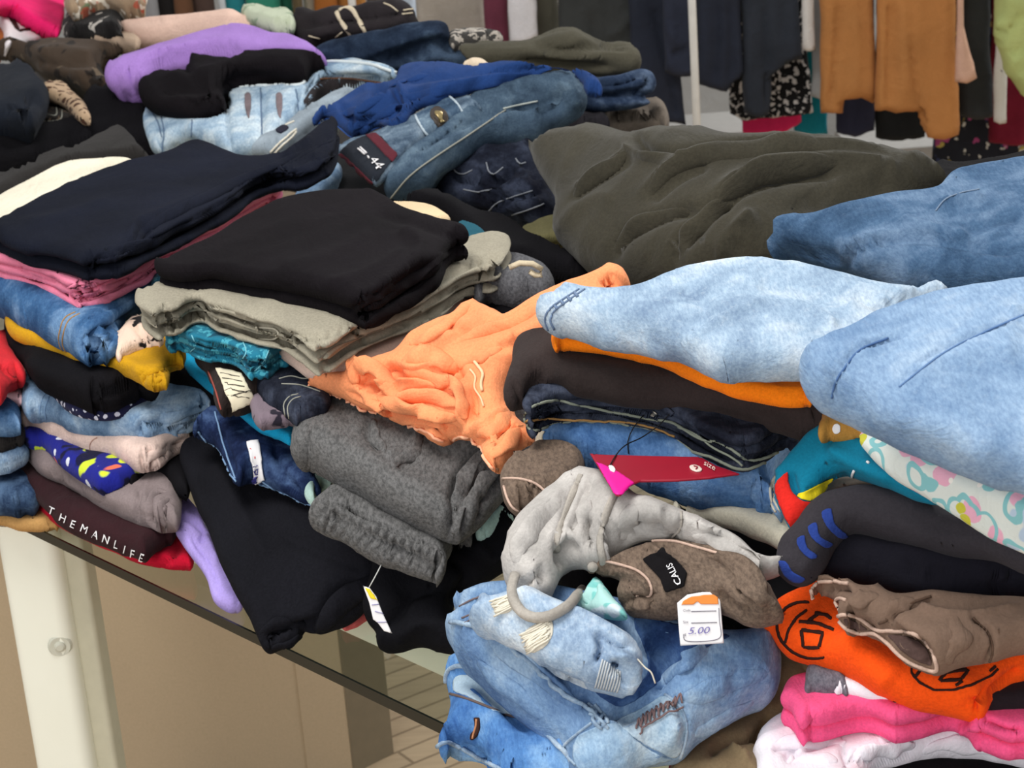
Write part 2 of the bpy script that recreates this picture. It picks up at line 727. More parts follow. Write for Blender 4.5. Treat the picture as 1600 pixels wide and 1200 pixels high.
def patch(g, name, outline, mat, off=.002, th=.002, step=4, label=None, on=None, smooth=True):
    B = catmull(outline, step, True) if smooth else np.concatenate([np.linspace(np.array(outline[i], float), np.array(outline[(i + 1) % len(outline)], float), max(2, int(np.hypot(*(np.array(outline[(i + 1) % len(outline)]) - np.array(outline[i]))) / step)), endpoint=False) for i in range(len(outline))])
    if area2(B) < 0:
        B = B[::-1]
    lo, hi = B.min(0), B.max(0)
    gx, gy = np.meshgrid(np.arange(lo[0], hi[0], step), np.arange(lo[1], hi[1], step))
    Q = np.stack([gx.ravel(), gy.ravel()], 1)
    Q = Q[inside(B, Q)]
    if len(Q):
        Q = Q[segdist(Q, B)[0] > step * .5]
    V2, F = tri(B, Q)
    L = [hit(g, *q) for q in V2]
    P = np.array([a for a, b in L])
    N = np.array([b for a, b in L])
    n = len(P)
    A = {}
    for t in F:
        for a, b in ((t[0], t[1]), (t[1], t[2]), (t[2], t[0])):
            A.setdefault(int(a), set()).add(int(b))
            A.setdefault(int(b), set()).add(int(a))
    for _ in range(2):
        P = np.array([.5 * P[i] + .5 * P[list(A.get(i, {i}))].mean(0) for i in range(n)])
    N = N + sum(N[[list(A.get(i, {i}))[k % len(A.get(i, {i}))] for i in range(n)]] for k in range(4))
    N /= np.linalg.norm(N, axis=1)[:, None] + 1e-9
    top, bot = P + N * off, P + N * (off - th)
    if (np.cross(top[F[:, 1]] - top[F[:, 0]], top[F[:, 2]] - top[F[:, 0]]) * N[F[:, 0]]).sum() < 0:
        F = F[:, ::-1]
    bd = border(F)
    E = {}
    for t in F:
        for a, b in ((t[0], t[1]), (t[1], t[2]), (t[2], t[0])):
            E[(a, b)] = 1
    side = []
    for (a, b) in E:
        if (b, a) not in E:
            side += [(a, a + n, b + n), (a, b + n, b)]
    Fa = np.concatenate([F, F[:, ::-1] + n, np.array(side, int).reshape(-1, 3)])
    return kid(g, name, np.concatenate([top, bot]), Fa, mat, label, on)


def tube3(P, r, k=7, flat=None, N=None):
    P = np.array(P, float)
    n = len(P)
    T = np.gradient(P, axis=0)
    T /= np.linalg.norm(T, axis=1)[:, None] + 1e-12
    if N is None:
        N = np.tile(np.array([0, 0, 1.0]), (n, 1)) + 1e-3
    A = np.cross(T, N)
    A /= np.linalg.norm(A, axis=1)[:, None] + 1e-12
    Bn = np.cross(A, T)
    V, F = [], []
    w, h = flat or (r, r)
    for i in range(n):
        for j in range(k):
            a = 2 * math.pi * j / k
            V.append(P[i] + A[i] * math.cos(a) * w + Bn[i] * math.sin(a) * h)
    for i in range(n - 1):
        for j in range(k):
            a, b = i * k + j, i * k + (j + 1) % k
            F += [(a, b, b + k), (a, b + k, a + k)]
    for j in range(1, k - 1):
        F.append((0, j + 1, j))
        e = (n - 1) * k
        F.append((e, e + j, e + j + 1))
    return np.array(V), np.array(F, int)


def line(g, name, pts, r, mat, lift=.5, step=4, flat=None, label=None, on=None, wob=0):
    Q = catmull(pts, step, False)
    L = [hit(g, *q) for q in Q]
    N = np.array([b for a, b in L])
    P = np.array([a for a, b in L]) + N * (flat[1] if flat else r) * lift
    for _ in range(2):
        P[1:-1] = (P[:-2] + 2 * P[1:-1] + P[2:]) / 4
    if wob:
        P = P + N * (vnoise(P * 180, 3) * wob)[:, None]
    V, F = tube3(P, r, 7, flat, N)
    return kid(g, name, V, F, mat, label, on)


def multi_line(g, name, runs, r, mat, lift=.5, step=4, label=None, on=None):
    Vs, Fs, o = [], [], 0
    for pts in runs:
        Q = catmull(pts, step, False)
        L = [hit(g, *q) for q in Q]
        N = np.array([b for a, b in L])
        P = np.array([a for a, b in L]) + N * r * lift
        V, F = tube3(P, r, 5, None, N)
        Vs.append(V)
        Fs.append(F + o)
        o += len(V)
    return kid(g, name, np.concatenate(Vs), np.concatenate(Fs), mat, label, on)


def folds(g, runs, mat, on=None, flat=.5):
    """soft raised pleats of the same cloth: (points, half width in m)"""
    for pts, r in runs:
        Q = catmull(pts, 4, False)
        L = [hit(g, *q) for q in Q]
        N = np.array([b for a, b in L])
        P = np.array([a for a, b in L])
        for _ in range(4):
            P[1:-1] = (P[:-2] + 2 * P[1:-1] + P[2:]) / 4
            N[1:-1] = (N[:-2] + 2 * N[1:-1] + N[2:]) / 4
        n = len(P)
        u = np.linspace(0, 1, n)
        w = r * np.clip(np.sin(math.pi * np.clip(u * .94 + .03, 0, 1)), 0, 1) ** .55 * (1 + .22 * vnoise(np.c_[u * 4, u * 0, u * 0 + r * 999], 3))
        T = np.gradient(P, axis=0)
        T /= np.linalg.norm(T, axis=1)[:, None] + 1e-12
        A = np.cross(T, N)
        A /= np.linalg.norm(A, axis=1)[:, None] + 1e-12
        P = P + A * (vnoise(np.c_[u * 5, u * 0 + 7, u * 0 + r * 777], 9) * r * .35)[:, None]
        k = 12
        V, F = [], []
        for i in range(n):
            for j in range(k):
                a = 2 * math.pi * j / k
                V.append(P[i] + A[i] * math.cos(a) * w[i] * 1.25 + N[i] * (math.sin(a) * w[i] * flat - .25 * (r - w[i])))
        for i in range(n - 1):
            for j in range(k):
                a, b = i * k + j, i * k + (j + 1) % k
                F += [(a, a + k, b + k), (a, b + k, b)]
        for j in range(1, k - 1):
            F.append((0, j, j + 1))
            e = (n - 1) * k
            F.append((e, e + j + 1, e + j))
        kid(g, 'fabric_fold', np.array(V), np.array(F, int), mat, None, on)


def glyphs(s):
    cu = bpy.data.curves.new('lettering', 'FONT')
    cu.body = s
    cu.resolution_u = 3
    ob = bpy.data.objects.new('lettering', cu)
    COL.objects.link(ob)
    bpy.context.view_layer.update()
    me = bpy.data.meshes.new_from_object(ob.evaluated_get(bpy.context.evaluated_depsgraph_get()))
    V = np.array([v.co[:2] for v in me.vertices])
    F = []
    for p in me.polygons:
        v = list(p.vertices)
        for k in range(1, len(v) - 1):
            F.append((v[0], v[k], v[k + 1]))
    bpy.data.objects.remove(ob)
    bpy.data.curves.remove(cu)
    bpy.data.meshes.remove(me)
    return V, np.array(F, int)


def text(g, name, s, org, xv, yv, mat, off=.0025, label=None, on=None):
    V, F = glyphs(s)
    Q = np.array(org, float) + V[:, :1] * np.array(xv, float) + V[:, 1:2] * np.array(yv, float)
    L = [hit(g, *q) for q in Q]
    P = np.array([a for a, b in L])
    N = np.array([b for a, b in L])
    P = P + N * off
    if (np.cross(P[F[:, 1]] - P[F[:, 0]], P[F[:, 2]] - P[F[:, 0]]) * N[F[:, 0]]).sum() < 0:
        F = F[:, ::-1]
    return kid(g, name, P, F, mat, label, on)


def box(V8):
    F = [(0, 3, 2), (0, 2, 1), (4, 5, 6), (4, 6, 7), (0, 1, 5), (0, 5, 4), (1, 2, 6), (1, 6, 5), (2, 3, 7), (2, 7, 6), (3, 0, 4), (3, 4, 7)]
    return np.array(V8, float), np.array(F, int)


def prism(base, z0, z1):
    """upright prism on a counter-clockwise xy outline"""
    b = np.array(base, float)
    n = len(b)
    V = np.concatenate([np.c_[b, np.full(n, z0)], np.c_[b, np.full(n, z1)]])
    F = []
    for i in range(n):
        j = (i + 1) % n
        F += [(i, j, j + n), (i, j + n, i + n)]
    for i in range(1, n - 1):
        F += [(0, i + 1, i), (n, n + i, n + i + 1)]
    return V, np.array(F, int)


def flatobj(name, V, F, mat, parent=None, label=None, cat=None, kind=None, org=None, group=None, bevel=0):
    if org is None:
        org = V.mean(0)
        org[2] = V[:, 2].min()
    o = mesh_obj(name, V, F, mat, org)
    o.data.polygons.foreach_set('use_smooth', [False] * len(o.data.polygons))
    if bevel:
        md = o.modifiers.new('bevel', 'BEVEL')
        md.width = bevel
        md.segments = 3
        md.limit_method = 'ANGLE'
        o.data.polygons.foreach_set('use_smooth', [True] * len(o.data.polygons))
    if parent is not None:
        o.parent = parent
    else:
        o.location = org
    if label:
        o['label'] = label
    if cat:
        o['category'] = cat
    if kind:
        o['kind'] = kind
    if group:
        o['group'] = group
    o['_'] = 1
    del o['_']
    return o, org

# ------------------------------------------------------------------ setting
ED = np.array([.667, -.745])      # along the front edge of the glass table
EP = np.array([.745, .667])       # away from the viewer
EA = atz(75, 833, .76)[0][:2]


def tp(a, b):
    return EA + ED * a + EP * b


def planks(name, c, line_c, rot, s):
    m = NT(name)
    v = m.coord((1, 1, 1), (0, 0, rot))
    br = m.n('ShaderNodeTexBrick')
    br.offset = .37
    br.inputs['Color1'].default_value = lin(c)
    br.inputs['Color2'].default_value = lin(sc3(c, .93))
    br.inputs['Mortar'].default_value = lin(line_c)
    br.inputs['Scale'].default_value = 1
    br.inputs['Brick Width'].default_value = 1.4
    br.inputs['Row Height'].default_value = s
    br.inputs['Mortar Size'].default_value = .003
    m.l(v, br.inputs['Vector'])
    g = m.noise(6, 5, m.coord((1, 12, 1), (0, 0, rot)))
    col = m.mix(1.0, br.outputs[0], m.ramp(g, [(.3, (.88, .88, .88, 1)), (.7, (1.06, 1.06, 1.06, 1))]), 'MULTIPLY')
    return m.fin(col, .55, .35)


pa, pb = atz(607, 1117, 0)[0], atz(650, 1100, 0)[0]
prot = -math.atan2(pb[1] - pa[1], pb[0] - pa[0])
V, F = prism([(-4, -1), (4, -1), (4, 8), (-4, 8)], -.1, 0)
flatobj('floor', V, F, planks('floor_planks', (196, 172, 142), (142, 122, 98), prot, .05), kind='structure', org=np.zeros(3))
V, F = prism([(-4, 7.2), (4, 7.2), (4, 7.3), (-4, 7.3)], 0, 3.2)
flatobj('wall_back', V, F, fabric((176, 178, 178), .05, 2, .03, name='wall_paint'), kind='structure')

# tan base cabinet under the table
tan = NT('tan_laminate')
tanm = tan.fin(tan.mix(tan.noise(260, 3), tan.mix(tan.noise(1.5, 3), (192, 170, 142), (202, 180, 151)), (180, 160, 132)), .6, .3)
c1 = aty(538, 1090, 2.80)[0][:2]
CD = np.array([.995, -.1])
cw = c1 - CD * 1.5
V, F = prism([cw, c1, c1 + EP * .085, cw + EP * .085], 0, .70)
cab, corg = flatobj('base_cabinet', V, F, tanm, label='tan laminate base cabinet standing on the floor beneath the glass table', cat='cabinet')
q0 = c1 - CD * .075
V, F = prism([q0 - CD * .003 - EP * .0015, q0 - EP * .0015, q0 + EP * .01, q0 - CD * .003 + EP * .01], .0, .70)
flatobj('panel_seam', V, F, plain((182, 160, 131), .7, name='seam_strip'), parent=cab, org=corg)
V, F = prism([c1 + ED * .0005 + EP * .001, c1 + ED * .006 + EP * .001, c1 + ED * .006 + EP * .084, c1 + ED * .0005 + EP * .084], 0, .70)
flatobj('shaded_end_panel', V, F, plain((134, 122, 102), .6, .3, name='shaded_tan'), parent=cab, org=corg, label='cabinet end face with its shade painted in')  # same tan cabinet; the shade on its end is put into this colour

# glass table
gl = NT('clear_glass')
for nd in list(gl.t.nodes):
    if nd.type == 'BSDF_PRINCIPLED':
        gl.t.nodes.remove(nd)
tr = gl.n('ShaderNodeBsdfTransparent')
tr.inputs[0].default_value = (.86, .9, .87, 1)
gs = gl.n('ShaderNodeBsdfGlossy')
gs.inputs['Roughness'].default_value = .02
lw = gl.n('ShaderNodeFresnel')
lw.inputs[0].default_value = 1.5
mx = gl.n('ShaderNodeMixShader')
geo = gl.n('ShaderNodeNewGeometry')
inv = gl.n('ShaderNodeMath', operation='SUBTRACT')
inv.inputs[0].default_value = 1
gl.l(geo.outputs['Backfacing'], inv.inputs[1])
mu_ = gl.n('ShaderNodeMath', operation='MULTIPLY')
gl.l(lw.outputs[0], mu_.inputs[0])
gl.l(inv.outputs[0], mu_.inputs[1])
gl.l(mu_.outputs[0], mx.inputs[0])
gl.l(tr.outputs[0], mx.inputs[1])
gl.l(gs.outputs[0], mx.inputs[2])
gl.l(mx.outputs[0], gl.t.nodes['Material Output'].inputs[0])
cream = NT('cream_enamel')
creamm = cream.fin(cream.mix(cream.noise(18, 4), (240, 241, 226), (244, 245, 232)), .35, .5)
TZ = .75
base = [tp(-2.3, 0), tp(1.25, 0), tp(1.25, .95), tp(-2.3, .95)]
V, F = prism(base, TZ, TZ + .01)
tb_, torg = flatobj('glass_table', V, F, gl.m, label='long glass topped table with cream metal frame, carrying the front stacks of clothes', cat='table')
# the ground edge of the pane
V, F = prism([tp(-2.3, -.0025), tp(1.25, -.0025), tp(1.25, 0), tp(-2.3, 0)], TZ - .001, TZ + .0105)
flatobj('glass_edge', V, F, plain((24, 27, 22), .25, .5, name='dark_glass_edge'), parent=tb_, org=torg, label='dark ground edge of the glass')


def rrect(c, ax, ay, w, h, r, k=5):
    out = []
    for sx, sy, a0 in ((1, 1, 0), (-1, 1, 90), (-1, -1, 180), (1, -1, 270)):
        for i in range(k + 1):
            a = math.radians(a0 + 90 * i / k)
            out.append(c + ax * (sx * (w / 2 - r) + math.cos(a) * r) + ay * (sy * (h / 2 - r) + math.sin(a) * r))
    return out


for a, b, nm in ((.10, .13, 1), (.10, .86, 0)):
    V, F = prism([tp(-2.2, b), tp(1.15, b), tp(1.15, b + .035), tp(-2.2, b + .035)], .70, TZ)
    flatobj('frame_rail', V, F, creamm, parent=tb_, org=torg, bevel=.004)
pc = aty(62, 905, 2.16)[0][:2]
nx = np.array([.97, -.24])
ny = np.array([.24, .97])
V, F = prism(rrect(pc, nx, ny, .078, .05, .016), 0, TZ)
leg, _ = flatobj('leg', V, F, creamm, parent=tb_, org=torg)
leg.data.polygons.foreach_set('use_smooth', [True] * len(leg.data.polygons))
md = leg.modifiers.new('edges', 'EDGE_SPLIT')
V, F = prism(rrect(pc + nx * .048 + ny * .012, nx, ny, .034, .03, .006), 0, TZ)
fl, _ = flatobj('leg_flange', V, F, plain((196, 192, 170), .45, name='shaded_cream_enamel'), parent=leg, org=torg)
sp_ = aty(100, 1010, 2.13)[0]
ring = []
for j in range(2):
    pass
scr = []
prof = [(0, .005), (.004, .005), (.0062, .0035), (.0072, .0012), (.0125, .0016), (.015, -.002)]
kk = 18
Vv = []
zc = np.array([0, 0, 1.0])
nn3 = np.array([-ny[0], -ny[1], 0]) * 1.0
nx3 = np.array([nx[0], nx[1], 0])
nrm = nn3 * .93 + nx3 * .37
tx = np.cross(zc, nrm)
loc3 = np.array([*(pc + nx * .0255 - ny * .0235), sp_[2]])
for rr, hh in prof:
    for j in range(kk):
        a = 2 * math.pi * j / kk
        Vv.append(loc3 + nrm * hh + (tx * math.cos(a) + zc * math.sin(a)) * max(rr, .0003))
Ff = []
for i in range(len(prof) - 1):
    for j in range(kk):
        a, b = i * kk + j, i * kk + (j + 1) % kk
        Ff += [(a, a + kk, b + kk), (a, b + kk, b)]
for j in range(1, kk - 1):
    Ff.append((0, j, j + 1))
flatobj('screw', np.array(Vv), np.array(Ff), plain((205, 205, 190), .3, .5, name='painted_screw'), parent=leg, org=torg)
for a, b in ((.86, .05), (-2.15, .05), (-2.15, .85), (1.1, .85)):
    V, F = prism(rrect(tp(a, b), ED, EP, .06, .05, .014), 0, TZ)
    flatobj('leg', V, F, creamm, parent=tb_, org=torg)

# the second table behind, hidden by its clothes but holding them up
V, F = prism([tp(-2.5, .98), tp(.2, .98), tp(.2, 1.45), tp(-2.5, 1.45)], .86, .89)
bt, borg = flatobj('display_table', V, F, plain((52, 48, 46), .7, .2, name='table_board'), label='second display table behind the glass one, under the rear piles of clothes', cat='table', bevel=.003)
for a, b in ((-2.4, 1.05), (.12, 1.05), (-2.4, 1.38), (.12, 1.38)):
    V, F = prism(rrect(tp(a, b), ED, EP, .05, .05, .012), 0, .86)
    flatobj('leg', V, F, creamm, parent=bt, org=borg)

# ------------------------------------------------------------------ stacks on the glass table
BLK = fabric((20, 17, 20), .16, 8, .12, sheen=.0, name='black_cotton')
BLK2 = fabric((17, 16, 19), .16, 8, .12, sheen=.0, name='black_jersey')
CHAR = fabric((38, 36, 35), .14, 8, .1, name='charcoal_cotton')
NAVY = fabric((20, 23, 34), .16, 8, .1, sheen=.0, name='navy_black_cotton')
PINK = fabric((226, 128, 156), .06, name='pink_cotton')
STITCH = plain((150, 150, 140), .8, .1, name='pale_thread')
TAN_T = plain((170, 130, 80), .8, .1, name='tan_thread')
BLUE_T = plain((120, 150, 185), .8, .1, name='blue_thread')
WHITE = plain((236, 234, 236), .7, .2, name='white_card')
DK = fabric((18, 18, 20), .1, name='dark_lining')
DMID = denim((44, 76, 116), (62, 98, 140), (110, 142, 178), 16, .6, .35, name='mid_blue_denim')
DDARK = denim((24, 27, 38), (36, 40, 52), (66, 72, 88), 20, .5, .25, name='dark_indigo_denim')
DNAVY = denim((20, 30, 58), (32, 46, 80), (70, 92, 130), 20, .5, .25, name='navy_denim')
DLT = denim((118, 140, 166), (150, 172, 194), (196, 208, 218), 10, .9, .5, name='light_blue_denim')
DLT2 = denim((106, 134, 168), (134, 160, 190), (170, 188, 206), 9, .9, .35, name='pale_blue_denim')
DFADE = denim((84, 110, 140), (118, 146, 176), (170, 190, 208), 18, .8, .4, name='faded_denim')

# ---- left front stack, bottom to top
garment('folded_garment', 'tan folded top lowest at the left end, on the glass edge above the cream post', 'garment', fabric((176, 136, 84), .08),
        [(-40, 782), (0, 785), (60, 780), (95, 815), (96, 824), (88, 831), (60, 834), (25, 832), (0, 826), (-40, 815)], .768, .011)
garment('folded_jeans', 'dark navy folded jeans at the left edge, lying just above the tan top', 'jeans', denim((28, 42, 64), (44, 62, 90), (80, 104, 134), 20, .5, .3),
        [(-40, 715), (0, 725), (40, 735), (62, 785), (50, 800), (28, 810), (5, 808), (-40, 798)], .795, .02, step=5)
garment('folded_jeans', 'light blue folded jeans at the left edge, two layers above the tan top', 'jeans', DFADE,
        [(-40, 695), (0, 695), (38, 688), (45, 712), (26, 731), (4, 740), (-40, 738)], .838, .012, step=5)
garment('folded_trousers', 'thin charcoal folded trousers at the left edge between light and dark blue jeans', 'trousers', CHAR,
        [(-40, 672), (0, 674), (34, 670), (39, 690), (15, 702), (0, 706), (-40, 705)], .86, .009, step=5)
garment('folded_jeans', 'mid blue folded jeans at the left edge under the red garment', 'jeans', DMID,
        [(-40, 622), (0, 622), (24, 620), (34, 662), (36, 674), (15, 684), (0, 686), (-40, 684)], .885, .018, step=5)
garment('folded_garment', 'red crumpled top poking out at the left edge above blue jeans', 'garment', fabric((196, 44, 52), .1),
        [(-40, 535), (0, 540), (10, 528), (22, 552), (40, 582), (40, 594), (20, 606), (5, 628), (-40, 640)], .93, .018, step=5,
        st=[([(0, 565), (15, 580), (30, 586)], 5, -.006), ([(5, 600), (25, 592)], 4, .005)])
garment('folded_garment', 'pale pink top, a sliver below the red one at the left edge', 'garment', fabric((226, 190, 196), .06),
        [(5, 622), (12, 606), (22, 596), (34, 610), (36, 632), (20, 632)], .90, .008, step=4)
rd = garment('folded_shirt', 'bright red shirt under the maroon one, its corner showing beside the lavender strap', 'shirt', fabric((178, 18, 44), .1),
             [(26, 752), (150, 790), (250, 812), (290, 845), (303, 882), (298, 890), (270, 891), (235, 884), (200, 872), (100, 828), (60, 798), (32, 776)], .778, .010,
             st=[([(255, 885), (275, 860), (285, 840)], 6, -.005)])
mar = garment('folded_shirt', 'dark maroon shirt with white lettering along its lower edge, near the left table edge', 'shirt', fabric((48, 26, 30), .12),
              [(16, 742), (22, 722), (60, 718), (150, 775), (240, 815), (272, 828), (272, 840), (256, 853), (238, 870), (229, 880), (200, 870), (150, 847), (100, 820), (65, 792), (30, 760)], .802, .015, key='maroon', step=5)
for i, (ch, x, y, a) in enumerate((('T', 76, 801, .48), ('H', 93, 812, .5), ('E', 110, 822, .5), ('M', 126, 829, .45), ('A', 144, 838, .42), ('N', 160, 845, .4), ('L', 178, 854, .4), ('I', 192, 862, .4), ('F', 203, 868, .4), ('E', 216, 874, .4))):
    text(mar, 'lettering', ch, (x, y), (15, 15 * a), (5, -15), WHITE, .002)
tau = garment('folded_trousers', 'grey taupe rolled trousers above the maroon shirt, coiled end facing right', 'trousers', fabric((124, 112, 112), .1),
              [(36, 700), (60, 690), (150, 735), (230, 745), (265, 755), (279, 775), (283, 800), (277, 824), (256, 833), (230, 826), (195, 813), (150, 791), (110, 766), (65, 741), (44, 717)], .828, .019, step=4, key='taupe',
              st=[([(250, 828), (236, 815), (232, 790), (240, 768), (262, 762)], 4, -.006), ([(262, 825), (252, 812), (252, 792), (262, 778), (274, 785)], 3.5, -.006), ([(268, 812), (264, 800), (270, 792)], 4, -.01), ([(215, 815), (212, 790), (220, 765)], 4, -.005),
                  ([(60, 725), (100, 745), (150, 768), (205, 785)], 10, .004), ([(80, 735), (95, 740), (100, 755)], 4, -.005), ([(105, 745), (125, 752), (132, 770)], 4, -.005)])
bp = printed(lin((28, 34, 132)), [('n', lin((206, 226, 60)), 16, .60, 0), ('n', lin((14, 16, 54)), 21, .6, 0), ('n', lin((240, 116, 84)), 15, .645, 0), ('v', lin((220, 225, 240)), 26, .14, 0)], name='neon_print_cloth')
garment('folded_leggings', 'royal blue leggings with a neon yellow and orange print, under beige trousers', 'leggings', bp,
        [(32, 664), (36, 650), (110, 670), (200, 700), (228, 725), (226, 742), (206, 760), (186, 771), (160, 769), (130, 753), (105, 736), (72, 707), (38, 692)], .853, .014)
garment('folded_garment', 'small black top wedged between the beige trousers and the taupe roll', 'garment', BLK2,
        [(200, 765), (220, 735), (270, 700), (295, 688), (300, 730), (292, 782), (278, 776), (258, 758), (235, 758), (212, 772)], .845, .014, step=5)
bg = garment('folded_trousers', 'pale beige pink trousers between faded blue jeans and the neon print', 'trousers', fabric((208, 184, 174), .06),
             [(22, 602), (28, 590), (45, 600), (100, 645), (250, 660), (306, 664), (308, 672), (298, 694), (275, 713), (255, 729), (232, 738), (212, 735), (175, 719), (150, 713), (100, 694), (62, 676), (33, 661), (25, 632)], .872, .017, step=4, key='beige_a',
             st=[([(228, 736), (222, 722), (232, 712), (262, 702), (295, 690)], 3.5, -.007), ([(240, 730), (237, 722), (248, 716), (268, 708)], 3, -.006)])
line(bg, 'side_seam', [(142, 708), (140, 698), (144, 688), (152, 684)], .0008, plain((176, 140, 126), .8, name='seam_thread'))
ltj = garment('folded_jeans', 'faded light blue jeans with rolled leg end, lying on the beige pink trousers', 'jeans', DFADE,
              [(40, 598), (50, 592), (90, 610), (150, 622), (240, 605), (305, 598), (336, 622), (335, 648), (308, 668), (275, 682), (237, 692), (212, 691), (125, 679), (82, 663), (42, 651), (35, 626)], .897, .02, step=4, key='ltj',
              st=[([(228, 688), (216, 678), (215, 660), (228, 652), (262, 652), (330, 634)], 3.5, -.008), ([(222, 668), (228, 658), (245, 660), (264, 663)], 6, -.012), ([(240, 685), (265, 675), (330, 655)], 3.5, -.006),
                  ([(258, 650), (300, 640), (330, 622)], 4, .004), ([(70, 655), (66, 640), (72, 620)], 4, .004), ([(90, 620), (130, 640), (180, 660)], 12, -.004)])
multi_line(ltj, 'cuff_stitching', [[(64, 655), (62, 640), (68, 620), (75, 612)], [(72, 657), (70, 640), (77, 620)]], .0007, BLUE_T)
garment('folded_shirt', 'navy shirt with a white fleck print and maroon hem, a sliver under the black jumper', 'shirt',
        printed(lin((26, 28, 60)), [('v', lin((205, 208, 225)), 90, .28, .6)], name='fleck_print_cloth'),
        [(80, 610), (150, 625), (232, 605), (240, 622), (215, 642), (180, 656), (150, 658), (110, 646)], .917, .009, step=5)
garment('folded_jumper', 'black jumper lying on faded jeans in the left stack, below the mustard top', 'jumper', BLK2,
        [(8, 530), (10, 512), (30, 505), (100, 535), (200, 560), (245, 575), (252, 600), (240, 618), (212, 632), (177, 646), (150, 649), (100, 631), (66, 612), (50, 598), (38, 576), (14, 543)], .94, .024, step=5,
        st=[([(150, 645), (148, 625), (165, 612), (210, 600)], 6, -.006), ([(40, 560), (90, 590), (140, 605)], 12, .006)])
mus = garment('folded_garment', 'mustard yellow top below the folded blue jeans in the left stack', 'garment', fabric((190, 142, 26), .08),
              [(10, 506), (30, 495), (100, 520), (190, 545), (255, 538), (286, 553), (290, 572), (270, 582), (263, 606), (242, 613), (222, 603), (200, 591), (150, 577), (90, 555), (16, 524)], .966, .012, step=4, key='mustard',
              st=[([(224, 602), (222, 588), (235, 580), (268, 575)], 3, -.006), ([(240, 608), (240, 596), (258, 588)], 3, -.005), ([(175, 565), (210, 572), (225, 585)], 8, .004)])
garment('folded_garment', 'cream ruffled top with black brush print, tucked behind the blue jeans fold', 'top',
        printed(lin((232, 204, 184)), [('n', lin((24, 20, 22)), 30, .62, 0)], name='brush_print_cloth'),
        [(180, 530), (200, 500), (215, 492), (232, 504), (258, 533), (252, 546), (218, 556), (186, 565), (178, 548)], .98, .011, step=4, top=True,
        wr=[(.004, .02, 60, 2)], st=[([(205, 505), (222, 522), (230, 545)], 4, -.006), ([(220, 502), (240, 525), (247, 542)], 4, -.006)])
bj = garment('folded_jeans', 'mid blue folded jeans with a stitched hem, under the pink trousers in the left stack', 'jeans', DMID,
             [(-40, 420), (0, 428), (110, 455), (240, 420), (262, 430), (262, 458), (237, 480), (216, 492), (197, 512), (188, 532), (178, 556), (165, 571), (150, 575), (135, 571), (100, 551), (50, 526), (0, 501), (-40, 484)], .988, .03, step=4, key='bluej',
             st=[([(128, 566), (124, 545), (128, 520), (150, 500), (195, 482), (240, 462)], 4, -.006), ([(142, 558), (142, 535), (155, 515), (180, 502), (205, 488)], 10, -.010), ([(130, 505), (170, 492), (225, 470)], 6, .005)])
line(bj, 'hem_stitching', [(118, 488), (102, 496), (95, 512), (92, 535), (100, 552)], .0009, TAN_T)
line(bj, 'hem_stitching', [(125, 490), (108, 500), (101, 516), (98, 538), (106, 555)], .0009, TAN_T)
pk = garment('folded_trousers', 'pink folded trousers under the navy black pair in the left stack', 'trousers', PINK,
             [(-40, 385), (0, 388), (150, 420), (280, 370), (400, 305), (428, 299), (440, 304), (438, 318), (420, 333), (380, 357), (345, 384), (300, 402), (250, 421), (226, 440), (203, 453), (175, 468), (150, 479), (122, 482), (110, 476), (50, 451), (0, 437), (-40, 424)], 1.03, .017, step=4, layers=3, lobe=.5, key='pinkt',
             st=[([(112, 466), (116, 452), (135, 448), (160, 452)], 6, -.011), ([(118, 470), (150, 466), (205, 445), (260, 418), (330, 385), (420, 325)], 3.5, -.008), ([(160, 450), (230, 428), (320, 385), (430, 312)], 3, -.007), ([(25, 418), (50, 432), (90, 440)], 5, -.004)])
garment('folded_garment', 'cream folded top, a pale strip behind the navy black trousers at the left edge', 'garment', fabric((222, 214, 194), .05),
        [(-40, 330), (0, 305), (50, 278), (108, 252), (160, 249), (205, 251), (215, 258), (150, 285), (100, 310), (0, 362), (-40, 375)], [(0, 340, 1.045), (200, 255, 1.075)], .008, step=5, wr=[(.002, .08, 20)], top=True)
garment('folded_trousers', 'charcoal black folded trousers behind the cream top at the left edge', 'trousers', fabric((42, 40, 39), .1),
        [(-40, 300), (0, 268), (60, 252), (108, 235), (150, 212), (170, 200), (186, 197), (200, 208), (222, 235), (240, 258), (200, 268), (110, 280), (50, 300), (0, 325), (-40, 340)], [(0, 310, 1.035), (200, 225, 1.05)], .018, step=6, tb=.03, top=True)
